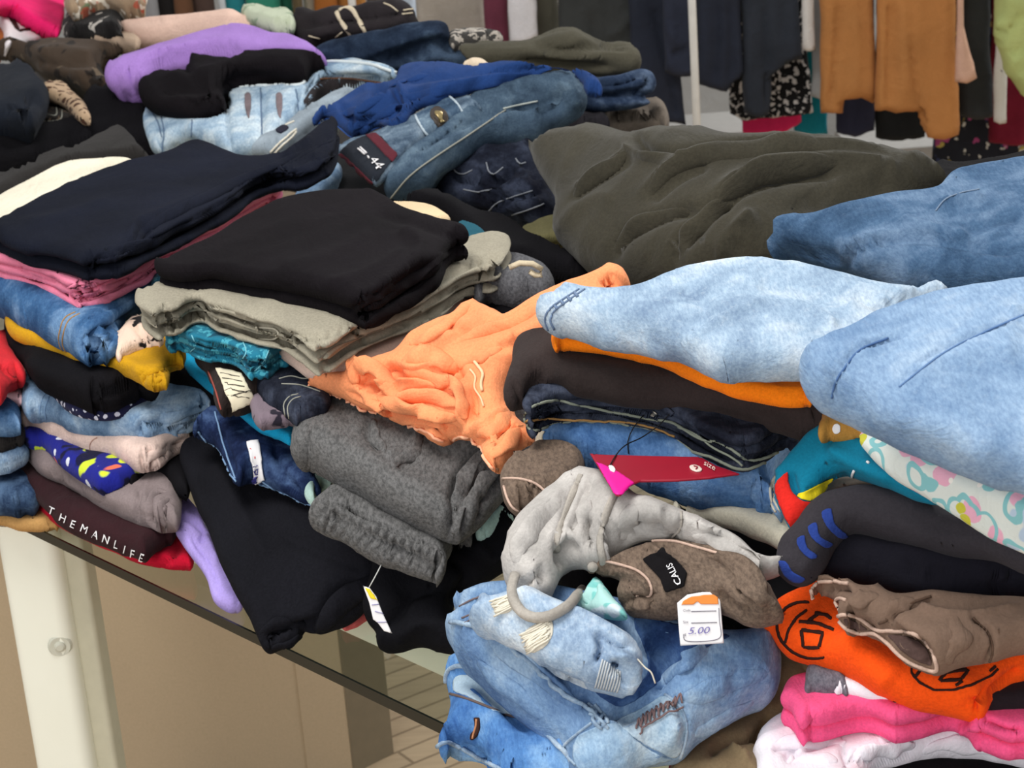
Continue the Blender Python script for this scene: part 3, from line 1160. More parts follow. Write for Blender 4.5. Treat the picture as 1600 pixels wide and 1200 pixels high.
nv = garment('folded_trousers', 'large navy black folded trousers on top of the left front stack', 'trousers', NAVY,
             [(-40, 352), (0, 342), (40, 322), (86, 299), (150, 270), (200, 252), (250, 240), (280, 228), (300, 220), (318, 222), (345, 232), (372, 242), (400, 243), (437, 240), (475, 215), (505, 192), (520, 187), (530, 200), (531, 220), (526, 250), (518, 268), (470, 298), (440, 300), (400, 314), (375, 331), (310, 373), (250, 401), (200, 426), (180, 434), (150, 439), (128, 437), (112, 431), (45, 413), (0, 397), (-40, 386)],
             [(0, 390, 1.06), (150, 435, 1.062), (430, 300, 1.075), (300, 222, 1.085), (520, 200, 1.10)], .02, step=5, key='navyt', top=True, layers=2, lobe=.3, rim=.022,
             wr=[(.005, .11, 150, 2.6), (.002, .035, 160, 3)],
             st=[([(143, 436), (146, 412), (165, 400), (240, 378), (330, 330), (440, 262), (520, 228)], 5, -.008), ([(150, 405), (200, 385), (215, 350), (250, 335), (330, 300)], 8, .005), ([(190, 395), (212, 370), (225, 345)], 5, -.007, 9), ([(215, 385), (225, 360), (280, 330), (400, 270)], 7, -.006),
                 ([(5, 345), (10, 375), (60, 395)], 9, .004), ([(30, 350), (90, 340), (180, 310)], 10, .004), ([(430, 255), (480, 230), (525, 205)], 5, -.007), ([(400, 290), (470, 262), (525, 238)], 5, -.007), ([(445, 243), (490, 215)], 5, .005)])

# ---- middle front stack
garment('folded_trousers', 'added black cloth filling the shaded gap between left and middle stacks, under the mustard top', 'trousers', BLK2,  # dark cloth added to stand for the shade between the stacks
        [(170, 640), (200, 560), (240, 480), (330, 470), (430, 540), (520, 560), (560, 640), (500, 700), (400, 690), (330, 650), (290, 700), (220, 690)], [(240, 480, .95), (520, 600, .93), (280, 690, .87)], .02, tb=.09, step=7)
garment('folded_trousers', 'added black cloth filling the shaded gap between the grey shorts and right stack', 'trousers', BLK2,  # added filler, its black colour stands in for shade in this gap
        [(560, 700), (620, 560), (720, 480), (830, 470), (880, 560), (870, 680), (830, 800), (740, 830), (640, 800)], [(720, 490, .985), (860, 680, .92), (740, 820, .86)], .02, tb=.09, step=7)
cy = garment('folded_garment', 'bright cyan top between the teal jeans and the grey shorts, mostly covered', 'garment', fabric((22, 152, 198), .06),
             [(284, 562), (312, 556), (345, 600), (400, 640), (466, 655), (470, 668), (454, 697), (430, 686), (395, 668), (335, 618), (305, 592)], .93, .008, step=5)
pr = garment('folded_shirt', 'grey purple shirt with dark streak print, below the cream care label', 'shirt', printed(lin((120, 106, 116)), [('n', lin((40, 36, 48)), 40, .58, 0)], name='streak_print_cloth'),
             [(392, 634), (420, 626), (450, 640), (466, 660), (442, 669), (405, 669)], .958, .009, step=4)
dn = garment('folded_jeans', 'very dark navy jeans with curved stitching, left of the orange hoodie tip', 'jeans', DDARK,
             [(400, 600), (450, 580), (500, 578), (520, 600), (515, 640), (490, 660), (466, 666), (440, 648), (415, 632)], .97, .014, step=4, key='dnj', st=[([(440, 640), (450, 615), (480, 600)], 4, -.004)])
multi_line(dn, 'curved_stitching', [[(446, 650), (444, 632), (452, 620), (466, 616)], [(452, 654), (450, 636), (458, 624), (470, 620)], [(436, 592), (455, 588), (475, 592), (500, 588)], [(440, 600), (470, 602), (500, 612)]], .0008, STITCH)
db = garment('folded_trousers', 'dark brown black trousers with a cream care label, under the teal jeans', 'trousers', fabric((44, 36, 34), .12),
             [(308, 562), (345, 568), (400, 585), (440, 575), (455, 590), (440, 625), (400, 638), (370, 648), (345, 645), (332, 605), (318, 578)], .962, .015, step=4, key='dbt')
cl = patch(db, 'care_label', [(337, 577), (360, 581), (380, 587), (391, 612), (398, 627), (362, 643), (348, 606)], plain((226, 216, 190), .8, .1, name='cream_label'), .004, .002, smooth=False)
multi_line(db, 'label_print', [[(346 + 3 * k, 588 + 7.5 * k), (375 + 3 * k, 594 + 7.0 * k)] for k in range(5)] + [[(354, 622), (390, 612)]], .0005, plain((60, 56, 50), .8, name='label_ink'), 8.5, on=cl)
line(db, 'piping', [(326, 580), (336, 606), (346, 640)], .001, plain((150, 70, 60), .8, name='red_thread'))
tl = printed(lin((32, 112, 138)), [('n', lin((72, 158, 178)), 90, .56, 0), ('n', lin((18, 78, 102)), 30, .6, 0)], name='teal_denim')
tj = garment('folded_jeans', 'teal blue jeans with puckered waistband folds, directly under the grey beige trousers', 'jeans', tl,
             [(256, 528), (275, 515), (345, 520), (410, 530), (447, 545), (452, 558), (436, 575), (420, 590), (390, 592), (360, 574), (320, 567), (285, 551), (264, 543)], .998, .015, step=4, layers=3, lobe=.6, key='tealj',
             wr=[(.003, .05, 60, 1.5), (.003, .014, 40, 2)], st=[([(265, 535), (310, 552), (360, 560), (440, 575)], 4, -.006), ([(300, 530), (350, 545), (400, 555)], 4, -.006)],
             more=[([(238, 452), (250, 446), (272, 462), (262, 474), (246, 471)], 1.0, .010)])
multi_line(tj, 'loop_stitching', [[(380, 535), (385, 550), (376, 566)], [(420, 548), (412, 565), (398, 580)], [(300, 524), (306, 540), (298, 550)]], .0008, plain((120, 190, 205), .8, name='teal_thread'))
garment('folded_garment', 'blush pink thin top peeking out along the underside of the grey beige trousers', 'garment', fabric((212, 186, 172), .05),
        [(430, 548), (500, 568), (575, 535), (720, 462), (732, 478), (690, 508), (640, 546), (585, 578), (540, 590), (520, 596), (480, 590), (455, 572)], 1.0, .010, step=5, wr=[(.002, .06, 20)])
bt2 = garment('folded_trousers', 'grey beige twill trousers folded in layers, directly below the black pair in the middle stack', 'trousers', fabric((154, 148, 132), .06, 9, .1),
              [(217, 491), (224, 478), (265, 468), (400, 440), (600, 430), (690, 425), (740, 400), (772, 392), (792, 396), (799, 407), (793, 425), (770, 452), (720, 471), (640, 516), (575, 541), (540, 561), (508, 580), (495, 579), (470, 561), (440, 544), (400, 534), (340, 513), (312, 501), (290, 513), (270, 523), (248, 525), (228, 509)],
              [(220, 495, 1.03), (500, 565, 1.03), (780, 410, 1.04), (500, 440, 1.04)], .021, step=4, layers=3, lobe=.5, key='beiget', rim=.024,
              st=[([(222, 487), (245, 497), (275, 500), (310, 484), (335, 480), (400, 508), (450, 522), (500, 522)], 3.5, -.008), ([(226, 500), (260, 510), (290, 503), (312, 492), (345, 503), (400, 522), (440, 532), (470, 545)], 3, -.007),
                  ([(430, 540), (470, 530), (510, 522), (545, 512)], 3, -.006), ([(545, 512), (560, 520), (572, 535)], 3, -.005), ([(506, 572), (540, 545), (600, 520), (690, 480), (770, 440)], 3.5, -.007), ([(640, 475), (690, 435), (730, 415), (775, 398), (790, 405)], 4, -.008), ([(655, 490), (700, 455), (760, 430), (785, 410)], 3, -.006), ([(768, 404), (780, 412), (775, 428)], 5, -.008)])
line(bt2, 'side_seam', [(500, 560), (520, 545), (560, 528), (600, 513)], .0008, plain((120, 114, 100), .8, name='beige_thread'))
line(bt2, 'pocket_edge', [(400, 512), (430, 514), (437, 520), (430, 530), (405, 530)], .0012, plain((196, 190, 172), .8, name='pale_edge'))
garment('folded_garment', 'peach cream top, a thin strip behind the black trousers of the middle stack', 'garment', fabric((214, 190, 154), .05),
        [(600, 318), (630, 314), (665, 318), (690, 332), (705, 345), (690, 352), (640, 345), (605, 335)], 1.06, .006, step=4, wr=[], top=True)
garment('folded_jeans', 'teal jeans corner showing behind the right end of the black trousers', 'jeans', fabric((30, 84, 100), .1, name='deep_teal'),
        [(715, 362), (742, 366), (758, 378), (770, 391), (748, 402), (728, 398), (712, 380)], 1.035, .008, step=5)
bk = garment('folded_trousers', 'black folded trousers on top of the middle stack, beside the pink pair', 'trousers', BLK,
             [(244, 432), (243, 420), (260, 405), (330, 370), (400, 330), (450, 308), (520, 298), (580, 300), (612, 313), (640, 328), (690, 345), (716, 358), (732, 372), (737, 384), (728, 397), (708, 412), (690, 441), (650, 471), (620, 493), (600, 506), (580, 514), (565, 514), (550, 507), (500, 491), (440, 481), (400, 475), (350, 466), (300, 466), (265, 456), (250, 443)],
             [(250, 435, 1.06), (565, 500, 1.065), (740, 385, 1.08), (520, 300, 1.09)], .021, step=5, key='blackt', top=True, layers=2, lobe=.3,
             wr=[(.004, .12, 30, 2.2), (.0016, .035, 40, 3)],
             st=[([(556, 510), (552, 492), (565, 475), (620, 445), (690, 405)], 6, -.008), ([(565, 500), (570, 485), (600, 468), (660, 430)], 5, -.008), ([(590, 455), (640, 415), (660, 385), (640, 365), (620, 372)], 12, .006), ([(500, 450), (570, 430), (640, 390)], 12, .005), ([(430, 420), (520, 400), (590, 360)], 14, .004), ([(580, 330), (650, 350), (720, 372)], 8, -.004)])
garment('folded_trousers', 'black trousers lying behind the middle stack, next to the olive hoodie', 'trousers', BLK2,
        [(590, 318), (625, 312), (690, 308), (760, 328), (800, 343), (850, 382), (900, 400), (940, 428), (905, 445), (860, 440), (800, 425), (760, 408), (722, 372), (690, 350), (640, 335)], [(650, 320, 1.03), (900, 430, .995)], .018, step=6, tb=.2, top=True)
kh = fabric((92, 88, 60), .08)
garment('folded_trousers', 'khaki green folded trousers under dark jeans, left of the olive hoodie', 'trousers', kh,
        [(815, 372), (845, 358), (872, 352), (895, 368), (885, 378), (850, 385), (825, 386)], 1.01, .008, step=4, more=[([(817, 396), (850, 384), (880, 376), (890, 386), (870, 396), (845, 402), (824, 405)], .99, .010)])
garment('folded_jumper', 'grey marl knit jumper corner between the beige trousers and the orange hoodie', 'jumper', heather((104, 104, 108), (74, 74, 78)),
        [(745, 470), (765, 440), (785, 425), (812, 424), (840, 434), (862, 452), (852, 470), (815, 482), (780, 478)], 1.02, .02, step=5)
lp = aty([796, 812, 832, 846, 845, 836, 828], [418, 411, 412, 420, 430, 430, 424], [1.985] * 7)
Vt, Ft = tube3(np.array([*lp]), .004, 7, (.0055, .003))
cr = mesh_obj('belt_strap', Vt, Ft, fabric((196, 182, 156), .05), lp.mean(0))
cr.location = lp.mean(0)
cr['label'] = 'cream curled strap lying behind the grey knit corner'
cr['category'] = 'strap'

# hanging black trousers and neighbours at the table edge
lv = garment('draped_garment', 'lavender top with a narrow strap hanging over the table edge beside the black trousers', 'garment', fabric((166, 148, 214), .06),
             [(269, 812), (272, 797), (280, 783), (292, 777), (304, 790), (330, 835), (358, 890), (374, 930), (377, 950), (362, 955), (346, 946), (336, 936), (326, 906), (312, 885), (292, 862), (273, 832)], [(285, 800, .812), (365, 945, .768)], .009, step=4, key='lav', top=True,
             st=[([(280, 805), (300, 812), (318, 830), (312, 850)], 5, -.005), ([(300, 840), (325, 880), (345, 930)], 4, -.004), ([(318, 830), (340, 880)], 4, .004)])
garment('folded_garment', 'coral red top, a scrap visible under the black trousers at the glass edge', 'garment', fabric((190, 90, 90), .08),
        [(530, 955), (560, 945), (585, 945), (592, 962), (575, 968), (555, 980), (538, 985)], .768, .006, step=4)
bh = garment('draped_trousers', 'black trousers draped over the glass edge, open leg end hanging down', 'trousers', fabric((22, 22, 27), .14, 8, .12, sheen=.0),
             [(278, 716), (281, 697), (300, 680), (345, 668), (390, 700), (440, 735), (490, 770), (530, 810), (560, 845), (592, 878), (599, 900), (572, 950), (546, 976), (520, 986), (495, 991), (480, 986), (470, 1000), (442, 1013), (420, 1019), (409, 1002), (394, 966), (360, 906), (330, 841), (300, 781), (284, 741)],
             [(285, 700, .868), (450, 820, .845), (590, 890, .82), (415, 1010, .762), (560, 975, .775), (430, 720, .862)], .017, step=5, key='blackh', top=True, wr=[(.004, .1, 120, 2.4), (.0016, .03, 110, 3)],
             st=[([(420, 1012), (418, 990), (440, 972), (470, 978), (490, 985)], 5, -.006), ([(424, 1004), (435, 985), (455, 980), (468, 992)], 8, -.014), ([(470, 990), (500, 960), (520, 930), (560, 905)], 9, -.008), ([(330, 720), (380, 800), (420, 880)], 14, .005), ([(430, 830), (500, 860), (570, 890)], 12, -.004), ([(500, 980), (530, 940), (590, 905)], 8, .005)])
nj = garment('folded_jeans', 'navy jeans with a white woven label, between the black trousers and the grey shorts', 'jeans', DNAVY,
             [(300, 672), (330, 638), (350, 640), (400, 655), (430, 680), (462, 695), (482, 728), (500, 778), (482, 788), (432, 764), (400, 752), (372, 756), (358, 730), (330, 692)], [(330, 660, .915), (480, 775, .885)], .018, step=4, key='navyj', top=True,
             st=[([(335, 645), (352, 700), (370, 752)], 4, -.006), ([(430, 690), (440, 740), (470, 775)], 6, -.005)])
multi_line(nj, 'waistband_stitching', [[(309, 674), (330, 700), (350, 730), (369, 752)], [(336, 644), (348, 690), (368, 748)], [(400, 752), (432, 774), (455, 786), (482, 797)], [(404, 748), (434, 768), (484, 792)]], .0011, BLUE_T, step=3)
wl = patch(nj, 'woven_label', [(383, 693), (404, 690), (411, 718), (417, 748), (398, 756), (388, 722)], WHITE, .004, .002, smooth=False)
text(nj, 'label_lettering', 'odi', (394, 752), (-1.5, -19), (17, -4), plain((60, 60, 140), .7, name='blue_ink'), .0055, on=wl)
line(nj, 'label_accent', [(392, 705), (397, 718)], .0008, plain((220, 90, 90), .7, name='red_ink'), 5, on=wl)
garment('folded_garment', 'mint green top, its two ends sticking out behind the grey shorts waistband', 'garment', fabric((190, 222, 214), .05),
        [(476, 772), (484, 746), (495, 735), (512, 738), (520, 755), (505, 770), (494, 790), (483, 784)], .885, .012, step=4,
        more=[([(745, 838), (762, 808), (782, 782), (803, 775), (808, 800), (782, 826), (756, 846)], .87, .012)], st=[([(495, 780), (496, 765), (508, 752)], 3, -.004), ([(785, 818), (790, 800), (800, 790)], 4, -.006)], top=True)
br_ = garment('draped_garment', 'black top bunched at the table edge with the yellow price tag', 'garment', fabric((18, 18, 22), .14, 8, .12, sheen=.0),
              [(570, 940), (585, 890), (610, 870), (690, 890), (700, 850), (745, 815), (795, 795), (806, 830), (800, 880), (770, 905), (715, 932), (708, 960), (732, 1026), (700, 1023), (660, 1012), (620, 1019), (595, 1013), (588, 986), (577, 970)], [(600, 900, .83), (790, 820, .86), (620, 1010, .78), (720, 1020, .785)], .024, step=5, key='blackr',
              st=[([(590, 985), (620, 960), (640, 930), (690, 915)], 9, -.008), ([(610, 1005), (660, 975), (710, 985)], 10, .006), ([(700, 870), (730, 900), (705, 950)], 8, -.008), ([(740, 850), (770, 870), (795, 860)], 8, .006)])
gm = heather((112, 111, 111), (76, 76, 76))
gs_ = garment('folded_shorts', 'grey marl jersey shorts with a gathered waistband, below the orange hoodie', 'shorts', gm,
              [(454, 700), (456, 680), (474, 660), (500, 645), (522, 634), (600, 636), (700, 660), (770, 670), (835, 680), (856, 710), (840, 740), (800, 770), (770, 800), (740, 832), (712, 850), (690, 846), (640, 822), (600, 801), (560, 776), (520, 753), (490, 736), (465, 722)],
              [(460, 695, .945), (700, 840, .905), (800, 720, .922), (520, 640, .945), (650, 660, .94)], .024, step=4, key='greys', wr=[(.004, .1, 20, 2), (.0015, .03, 30, 2)],
              st=[([(702, 838), (708, 790), (715, 745), (745, 700), (770, 680)], 7, -.016, 4), ([(725, 830), (722, 780), (740, 745), (790, 715)], 5, -.01), ([(745, 815), (760, 770), (800, 735)], 5, -.008), ([(575, 650), (578, 680), (595, 705)], 6, -.005, 10), ([(600, 720), (640, 700), (660, 670)], 8, .005), ([(620, 735), (650, 715)], 6, -.004), ([(480, 690), (540, 710), (620, 760), (690, 800)], 30, .006)])
folds(gs_, [([(712, 836), (716, 795), (726, 750), (752, 708), (785, 690)], .008), ([(735, 828), (742, 785), (765, 742), (805, 712)], .0075), ([(580, 655), (584, 682), (600, 706)], .006), ([(610, 728), (640, 712), (662, 680)], .006)], gm)
wb_ = garment('waistband', 'gathered elastic waistband', None, gm,
              [(480, 801), (486, 788), (505, 768), (520, 756), (560, 778), (600, 800), (640, 820), (690, 840), (712, 848), (735, 838), (740, 850), (705, 872), (690, 905), (682, 911), (640, 901), (590, 882), (540, 853), (495, 822)],
              [(490, 800, .905), (690, 890, .87)], .022, step=3.2, parent=gs_, top=True, wr=[(.002, .03, 20, 2)], jit=1.3,
              st=[([(490, 800), (530, 812), (600, 850), (680, 890)], 4, -.006), ([(512, 775), (560, 800), (620, 830), (700, 862)], 4, -.006)] +
              [([(500 + 13.5 * k, 812 + 6.3 * k), (512 + 13.5 * k, 780 + 6.0 * k + (k % 3) * 4)], 3.0, -.0065) for k in range(14)] + [([(506 + 13.5 * k, 828 + 5.6 * k), (511 + 13.5 * k, 805 + 6.0 * k)], 2.8, -.006) for k in range(13)] + [([(540, 788), (560, 790), (575, 800)], 6, -.012)])
tg = garment('price_tag', 'small white and yellow price tag hanging from the black top at the glass edge', 'tag', WHITE,
             [(567, 915), (578, 919), (588, 932), (598, 958), (613, 990), (600, 986), (590, 973), (583, 968), (577, 942)], [(567, 915, 1.665), (613, 990, 1.645)], .0012, mode='y', step=3, jit=0, wr=[], smooth=False, key='tag1', top=True, rim=.0015)
patch(tg, 'yellow_header', [(568, 916), (578, 920), (587, 932), (594, 940), (578, 936), (574, 926)], plain((244, 214, 20), .6, name='yellow_print'), .0008, .001, 3, smooth=False)
multi_line(tg, 'printed_line', [[(581, 945), (592, 944)], [(586, 955), (600, 959)], [(590, 972), (604, 972)]], .0004, plain((150, 146, 190), .7, name='violet_ink'), 1.2)
sq = aty([576, 584, 592, 598], [919, 905, 890, 878], [1.664, 1.668, 1.675, 1.685])
Vt, Ft = tube3(sq, .0006, 5)
kid(tg, 'cord', Vt, Ft, plain((200, 200, 196), .6, name='clear_cord'))


# rolled lips at the folded leg ends
folds(bk, [([(560, 511), (554, 498), (556, 484), (570, 472), (620, 444), (680, 408), (715, 384)], .0065), ([(572, 508), (600, 492), (650, 462), (700, 424)], .006)], BLK, flat=.7)
folds(nv, [([(146, 436), (140, 422), (148, 406), (170, 398), (235, 378), (310, 342)], .006), ([(215, 392), (222, 366), (250, 345), (330, 305), (420, 262), (500, 228)], .008), ([(440, 262), (480, 240), (528, 214)], .006), ([(430, 285), (480, 262), (524, 240)], .006)], NAVY, flat=.6)
folds(bj, [([(140, 572), (128, 556), (126, 532), (136, 512), (160, 498), (200, 480), (240, 462)], .0065), ([(150, 570), (170, 556), (182, 530), (190, 512)], .006)], DMID, flat=.8)
folds(pk, [([(122, 478), (111, 468), (112, 456), (124, 449), (150, 452), (200, 438)], .0038), ([(120, 478), (150, 472), (205, 450), (260, 422)], .0038)], PINK, flat=.8)
folds(ltj, [([(236, 688), (220, 680), (215, 664), (226, 653), (260, 652), (300, 642), (330, 632)], .0055), ([(240, 686), (270, 674), (305, 662), (328, 650)], .0055)], DFADE, flat=.8)
folds(tau, [([(252, 830), (236, 816), (233, 790), (244, 768), (262, 766)], .005), ([(262, 826), (250, 810), (252, 788), (264, 778)], .0045)], fabric((124, 112, 112), .1), flat=.7)
folds(bg, [([(232, 737), (223, 726), (230, 714), (255, 704), (290, 692)], .004), ([(236, 735), (242, 722), (258, 714)], .0035)], fabric((208, 184, 174), .06), flat=.8)
folds(mus, [([(226, 604), (220, 592), (232, 581), (262, 576), (280, 572)], .0035), ([(244, 611), (241, 598), (256, 588), (264, 590)], .003)], fabric((190, 142, 26), .08), flat=.8)
folds(bh, [([(418, 1016), (412, 996), (425, 978), (448, 972), (474, 980), (492, 989)], .006), ([(424, 1014), (450, 1006), (474, 992)], .005), ([(498, 985), (525, 950), (560, 920), (592, 900)], .009)], fabric((22, 22, 27), .14, 8, .12, sheen=.0), flat=.7)

# ------------------------------------------------------------------ right front stack
SAL = fabric((246, 152, 104), .07, 14, .07, name='orange_fleece')
garment('folded_trousers', 'black cloth low in the right stack, filling the dark gap behind the brown labelled pair', 'trousers', BLK2,  # dark cloth put into the black void behind the labelled trousers
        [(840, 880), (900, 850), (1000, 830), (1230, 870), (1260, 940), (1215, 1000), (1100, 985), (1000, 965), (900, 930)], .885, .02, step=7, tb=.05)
khk = garment('folded_trousers', 'khaki brown trousers lying under the ripped jeans and the pink top', 'trousers', fabric((126, 108, 82), .1),
              [(1040, 1250), (1060, 1180), (1090, 1155), (1150, 1125), (1195, 1085), (1205, 1020), (1240, 1015), (1275, 1045), (1270, 1090), (1240, 1110), (1245, 1150), (1200, 1180), (1190, 1250)], .80, .022, step=5, tb=.04,
              st=[([(1110, 1180), (1125, 1160), (1190, 1150)], 6, -.007), ([(1195, 1175), (1190, 1150), (1205, 1120)], 5, -.007), ([(1140, 1165), (1170, 1185)], 5, .005)])
garment('folded_garment', 'dark red top, a tiny scrap below the ripped jeans at the bottom', 'garment', fabric((130, 32, 52), .08),
        [(1046, 1204), (1052, 1192), (1072, 1190), (1086, 1202), (1080, 1230), (1050, 1230)], .80, .012, step=4)
garment('folded_garment', 'black top at the very bottom right under the white garment', 'garment', BLK2,
        [(1340, 1225), (1440, 1180), (1520, 1180), (1600, 1195), (1700, 1210), (1700, 1320), (1340, 1320)], .783, .018, step=7)
wh = fabric((236, 232, 240), .04, 9, .03, name='white_cotton')
whg = garment('folded_garment', 'white top crumpled under the bright pink one at the bottom right', 'garment', wh,
              [(1180, 1168), (1200, 1150), (1245, 1132), (1300, 1135), (1450, 1125), (1600, 1160), (1700, 1180), (1700, 1222), (1600, 1204), (1520, 1189), (1455, 1187), (1400, 1202), (1360, 1217), (1330, 1250), (1190, 1260), (1178, 1190)], .815, .017, step=5, key='whiteg', wr=[(.005, .06, 20, 2.2), (.002, .025, 50, 2)],
              st=[([(1235, 1190), (1228, 1175), (1240, 1165), (1246, 1178), (1238, 1190)], 3.5, -.008), ([(1318, 1160), (1322, 1180), (1345, 1172)], 5, -.007), ([(1300, 1190), (1380, 1185), (1440, 1175)], 7, -.005), ([(1200, 1165), (1260, 1165), (1310, 1150)], 7, -.005)])
folds(whg, [([(1205, 1172), (1240, 1160), (1290, 1158), (1320, 1165)], .007), ([(1330, 1185), (1380, 1172), (1430, 1168)], .007), ([(1440, 1175), (1500, 1162), (1560, 1180)], .006), ([(1230, 1200), (1260, 1185), (1310, 1190)], .007)], wh)
garment('folded_garment', 'dark charcoal top tucked at the right edge between the orange shirt and pink top', 'garment', fabric((40, 32, 36), .1),
        [(1525, 1120), (1550, 1088), (1600, 1058), (1700, 1030), (1700, 1125), (1600, 1122)], .862, .012, step=5)
pnk = garment('folded_garment', 'bright pink folded top between the orange printed shirt and the white top', 'garment', fabric((240, 88, 138), .05, name='bright_pink_cotton'),
              [(1221, 1107), (1234, 1093), (1262, 1084), (1350, 1075), (1450, 1085), (1530, 1110), (1600, 1108), (1700, 1100), (1700, 1215), (1600, 1190), (1580, 1191), (1520, 1166), (1495, 1146), (1440, 1156), (1400, 1162), (1360, 1147), (1320, 1151), (1265, 1161), (1250, 1155), (1236, 1130)],
              .846, .017, step=4, layers=2, key='pinkb', wr=[(.003, .08, 10, 2.5)],
              st=[([(1535, 1122), (1560, 1130), (1600, 1140)], 5, -.008), ([(1500, 1145), (1540, 1130)], 6, .004)])
garment('folded_garment', 'grey marl top, a small fold left of the orange shirt', 'garment', heather((124, 122, 132), (92, 90, 100)),
        [(1258, 1082), (1262, 1058), (1280, 1048), (1315, 1065), (1325, 1088), (1290, 1094)], .866, .012, step=4)
garment('folded_garment', 'white top, a thin curl between the orange shirt and pink top', 'garment', wh,
        [(1308, 1084), (1328, 1072), (1360, 1074), (1398, 1098), (1360, 1096)], .866, .008, step=4)
ora = garment('folded_shirt', 'bright orange shirt with black round letter badges, below the brown waistband trousers', 'shirt', fabric((248, 84, 22), .05, name='bright_orange_cotton'),
              [(1191, 987), (1199, 975), (1225, 954), (1260, 938), (1300, 925), (1400, 940), (1500, 1000), (1570, 1010), (1700, 1010), (1700, 1040), (1620, 1060), (1580, 1076), (1552, 1096), (1536, 1119), (1525, 1126), (1480, 1116), (1420, 1104), (1380, 1086), (1330, 1061), (1280, 1046), (1230, 1026), (1205, 1001)],
              [(1195, 985, .89), (1400, 1080, .875), (1600, 1030, .885), (1350, 950, .905)], .02, step=4, key='orange', wr=[(.003, .09, 10, 2.4)],
              st=[([(1310, 985), (1350, 1030), (1400, 1070)], 25, .006), ([(1525, 1122), (1528, 1100), (1555, 1075), (1600, 1045)], 5, -.010), ([(1505, 1103), (1522, 1098), (1530, 1112)], 5, -.008)])
INK = plain((52, 30, 26), .8, .1, name='black_print')


def ell(cx, cy, a, b, rot, t0=0, t1=360, n=26):
    r = math.radians(rot)
    out = []
    for i in range(n + 1):
        t = math.radians(t0 + (t1 - t0) * i / n)
        x, y = a * math.cos(t), b * math.sin(t)
        out.append((cx + x * math.cos(r) - y * math.sin(r), cy + x * math.sin(r) + y * math.cos(r)))
    return out


def stroke_band(c, w):
    """outline of an open brush stroke w wide"""
    P = np.array(c, float)
    T = np.gradient(P, axis=0)
    T /= np.linalg.norm(T, axis=1)[:, None] + 1e-9
    n = np.stack([-T[:, 1], T[:, 0]], 1) * w / 2
    return [tuple(x) for x in np.concatenate([P + n, (P - n)[::-1]])]


bd1 = patch(ora, 'round_badge_print', stroke_band(ell(1265, 985, 52, 42, 25, 40, 250), 6), INK, .001, .001, 3, smooth=False)
patch(ora, 'badge_inner_arc', stroke_band([(1227, 1006), (1232, 985), (1245, 965), (1262, 953)], 6), INK, .001, .001, 3, on=bd1, smooth=False)
for pts in ([(1251, 984), (1268, 987), (1288, 989)], [(1286, 988), (1283, 1000), (1280, 1012)], [(1282, 1012), (1268, 1012), (1255, 1011)], [(1256, 1012), (1254, 998), (1252, 984)], [(1247, 972), (1275, 974), (1304, 985)], [(1272, 958), (1292, 962), (1300, 968)], [(1262, 972), (1280, 958)]):
    patch(ora, 'badge_letter', stroke_band(catmull(pts, 5, False), 7), INK, .001, .001, 3, on=bd1, smooth=False)
bd2 = patch(ora, 'round_badge_print', stroke_band([(1424, 1042), (1424, 1052), (1436, 1066), (1460, 1078), (1490, 1078), (1520, 1070), (1548, 1056), (1560, 1044)], 6), INK, .001, .001, 3, smooth=False)
for pts in ([(1466, 1064), (1480, 1050)], [(1478, 1051), (1512, 1046)], [(1514, 1046), (1502, 1062)], [(1504, 1062), (1468, 1064)], [(1430, 1058), (1438, 1048)], [(1545, 1050), (1556, 1040)], [(1492, 1072), (1505, 1064)]):
    patch(ora, 'badge_letter', stroke_band(catmull(pts, 5, False), 7), INK, .001, .001, 3, on=bd2, smooth=False)

BRN = fabric((122, 100, 86), .08, 8, .06, name='brown_twill')
brp = garment('folded_trousers', 'brown trousers with open pale edged waistband, lying on the orange printed shirt', 'trousers', BRN,
              [(1264, 928), (1272, 910), (1300, 905), (1330, 908), (1350, 915), (1366, 911), (1400, 925), (1460, 920), (1520, 930), (1600, 930), (1700, 935), (1700, 1035), (1600, 1026), (1555, 1036), (1500, 1044), (1462, 1053), (1440, 1046), (1410, 1031), (1380, 1006), (1350, 994), (1322, 986), (1308, 966), (1304, 946), (1288, 938), (1270, 942)],
              [(1300, 950, .935), (1460, 1045, .922), (1600, 980, .935), (1400, 920, .945)], .021, step=4, key='brownp', top=True,
              st=[([(1385, 985), (1420, 1000), (1448, 1030), (1452, 1045)], 8, -.016), ([(1315, 966), (1345, 980), (1365, 985)], 6, -.012), ([(1385, 976), (1400, 955), (1425, 945), (1460, 932)], 3, -.006), ([(1540, 1034), (1552, 1010), (1545, 985), (1515, 960)], 3, -.006), ([(1430, 940), (1460, 955), (1520, 960), (1600, 945)], 5, .004), ([(1280, 925), (1300, 918), (1330, 925)], 6, -.010)])
folds(brp, [([(1390, 975), (1400, 952), (1430, 935)], .006), ([(1480, 1040), (1500, 1000), (1490, 960)], .006), ([(1310, 925), (1340, 935), (1375, 930)], .006)], BRN)
PBE = fabric((198, 170, 154), .05, name='pale_pink_binding')
line(brp, 'waistband_binding', [(1310, 962), (1318, 959), (1345, 968), (1362, 980), (1372, 985), (1395, 985), (1430, 990), (1450, 1008), (1462, 1030), (1463, 1048), (1445, 1044), (1425, 1036), (1405, 1022), (1385, 1002), (1368, 990), (1345, 990), (1324, 984), (1312, 970)], .0016, PBE, .6, label='pale pink binding')
line(brp, 'waistband_binding', [(1272, 940), (1266, 926), (1274, 911), (1300, 908), (1326, 912)], .0016, PBE, .6, label='pale pink binding')
line(brp, 'waistband_binding', [(1304, 950), (1302, 944), (1310, 934), (1322, 938)], .0014, PBE, .6, label='pale pink binding')
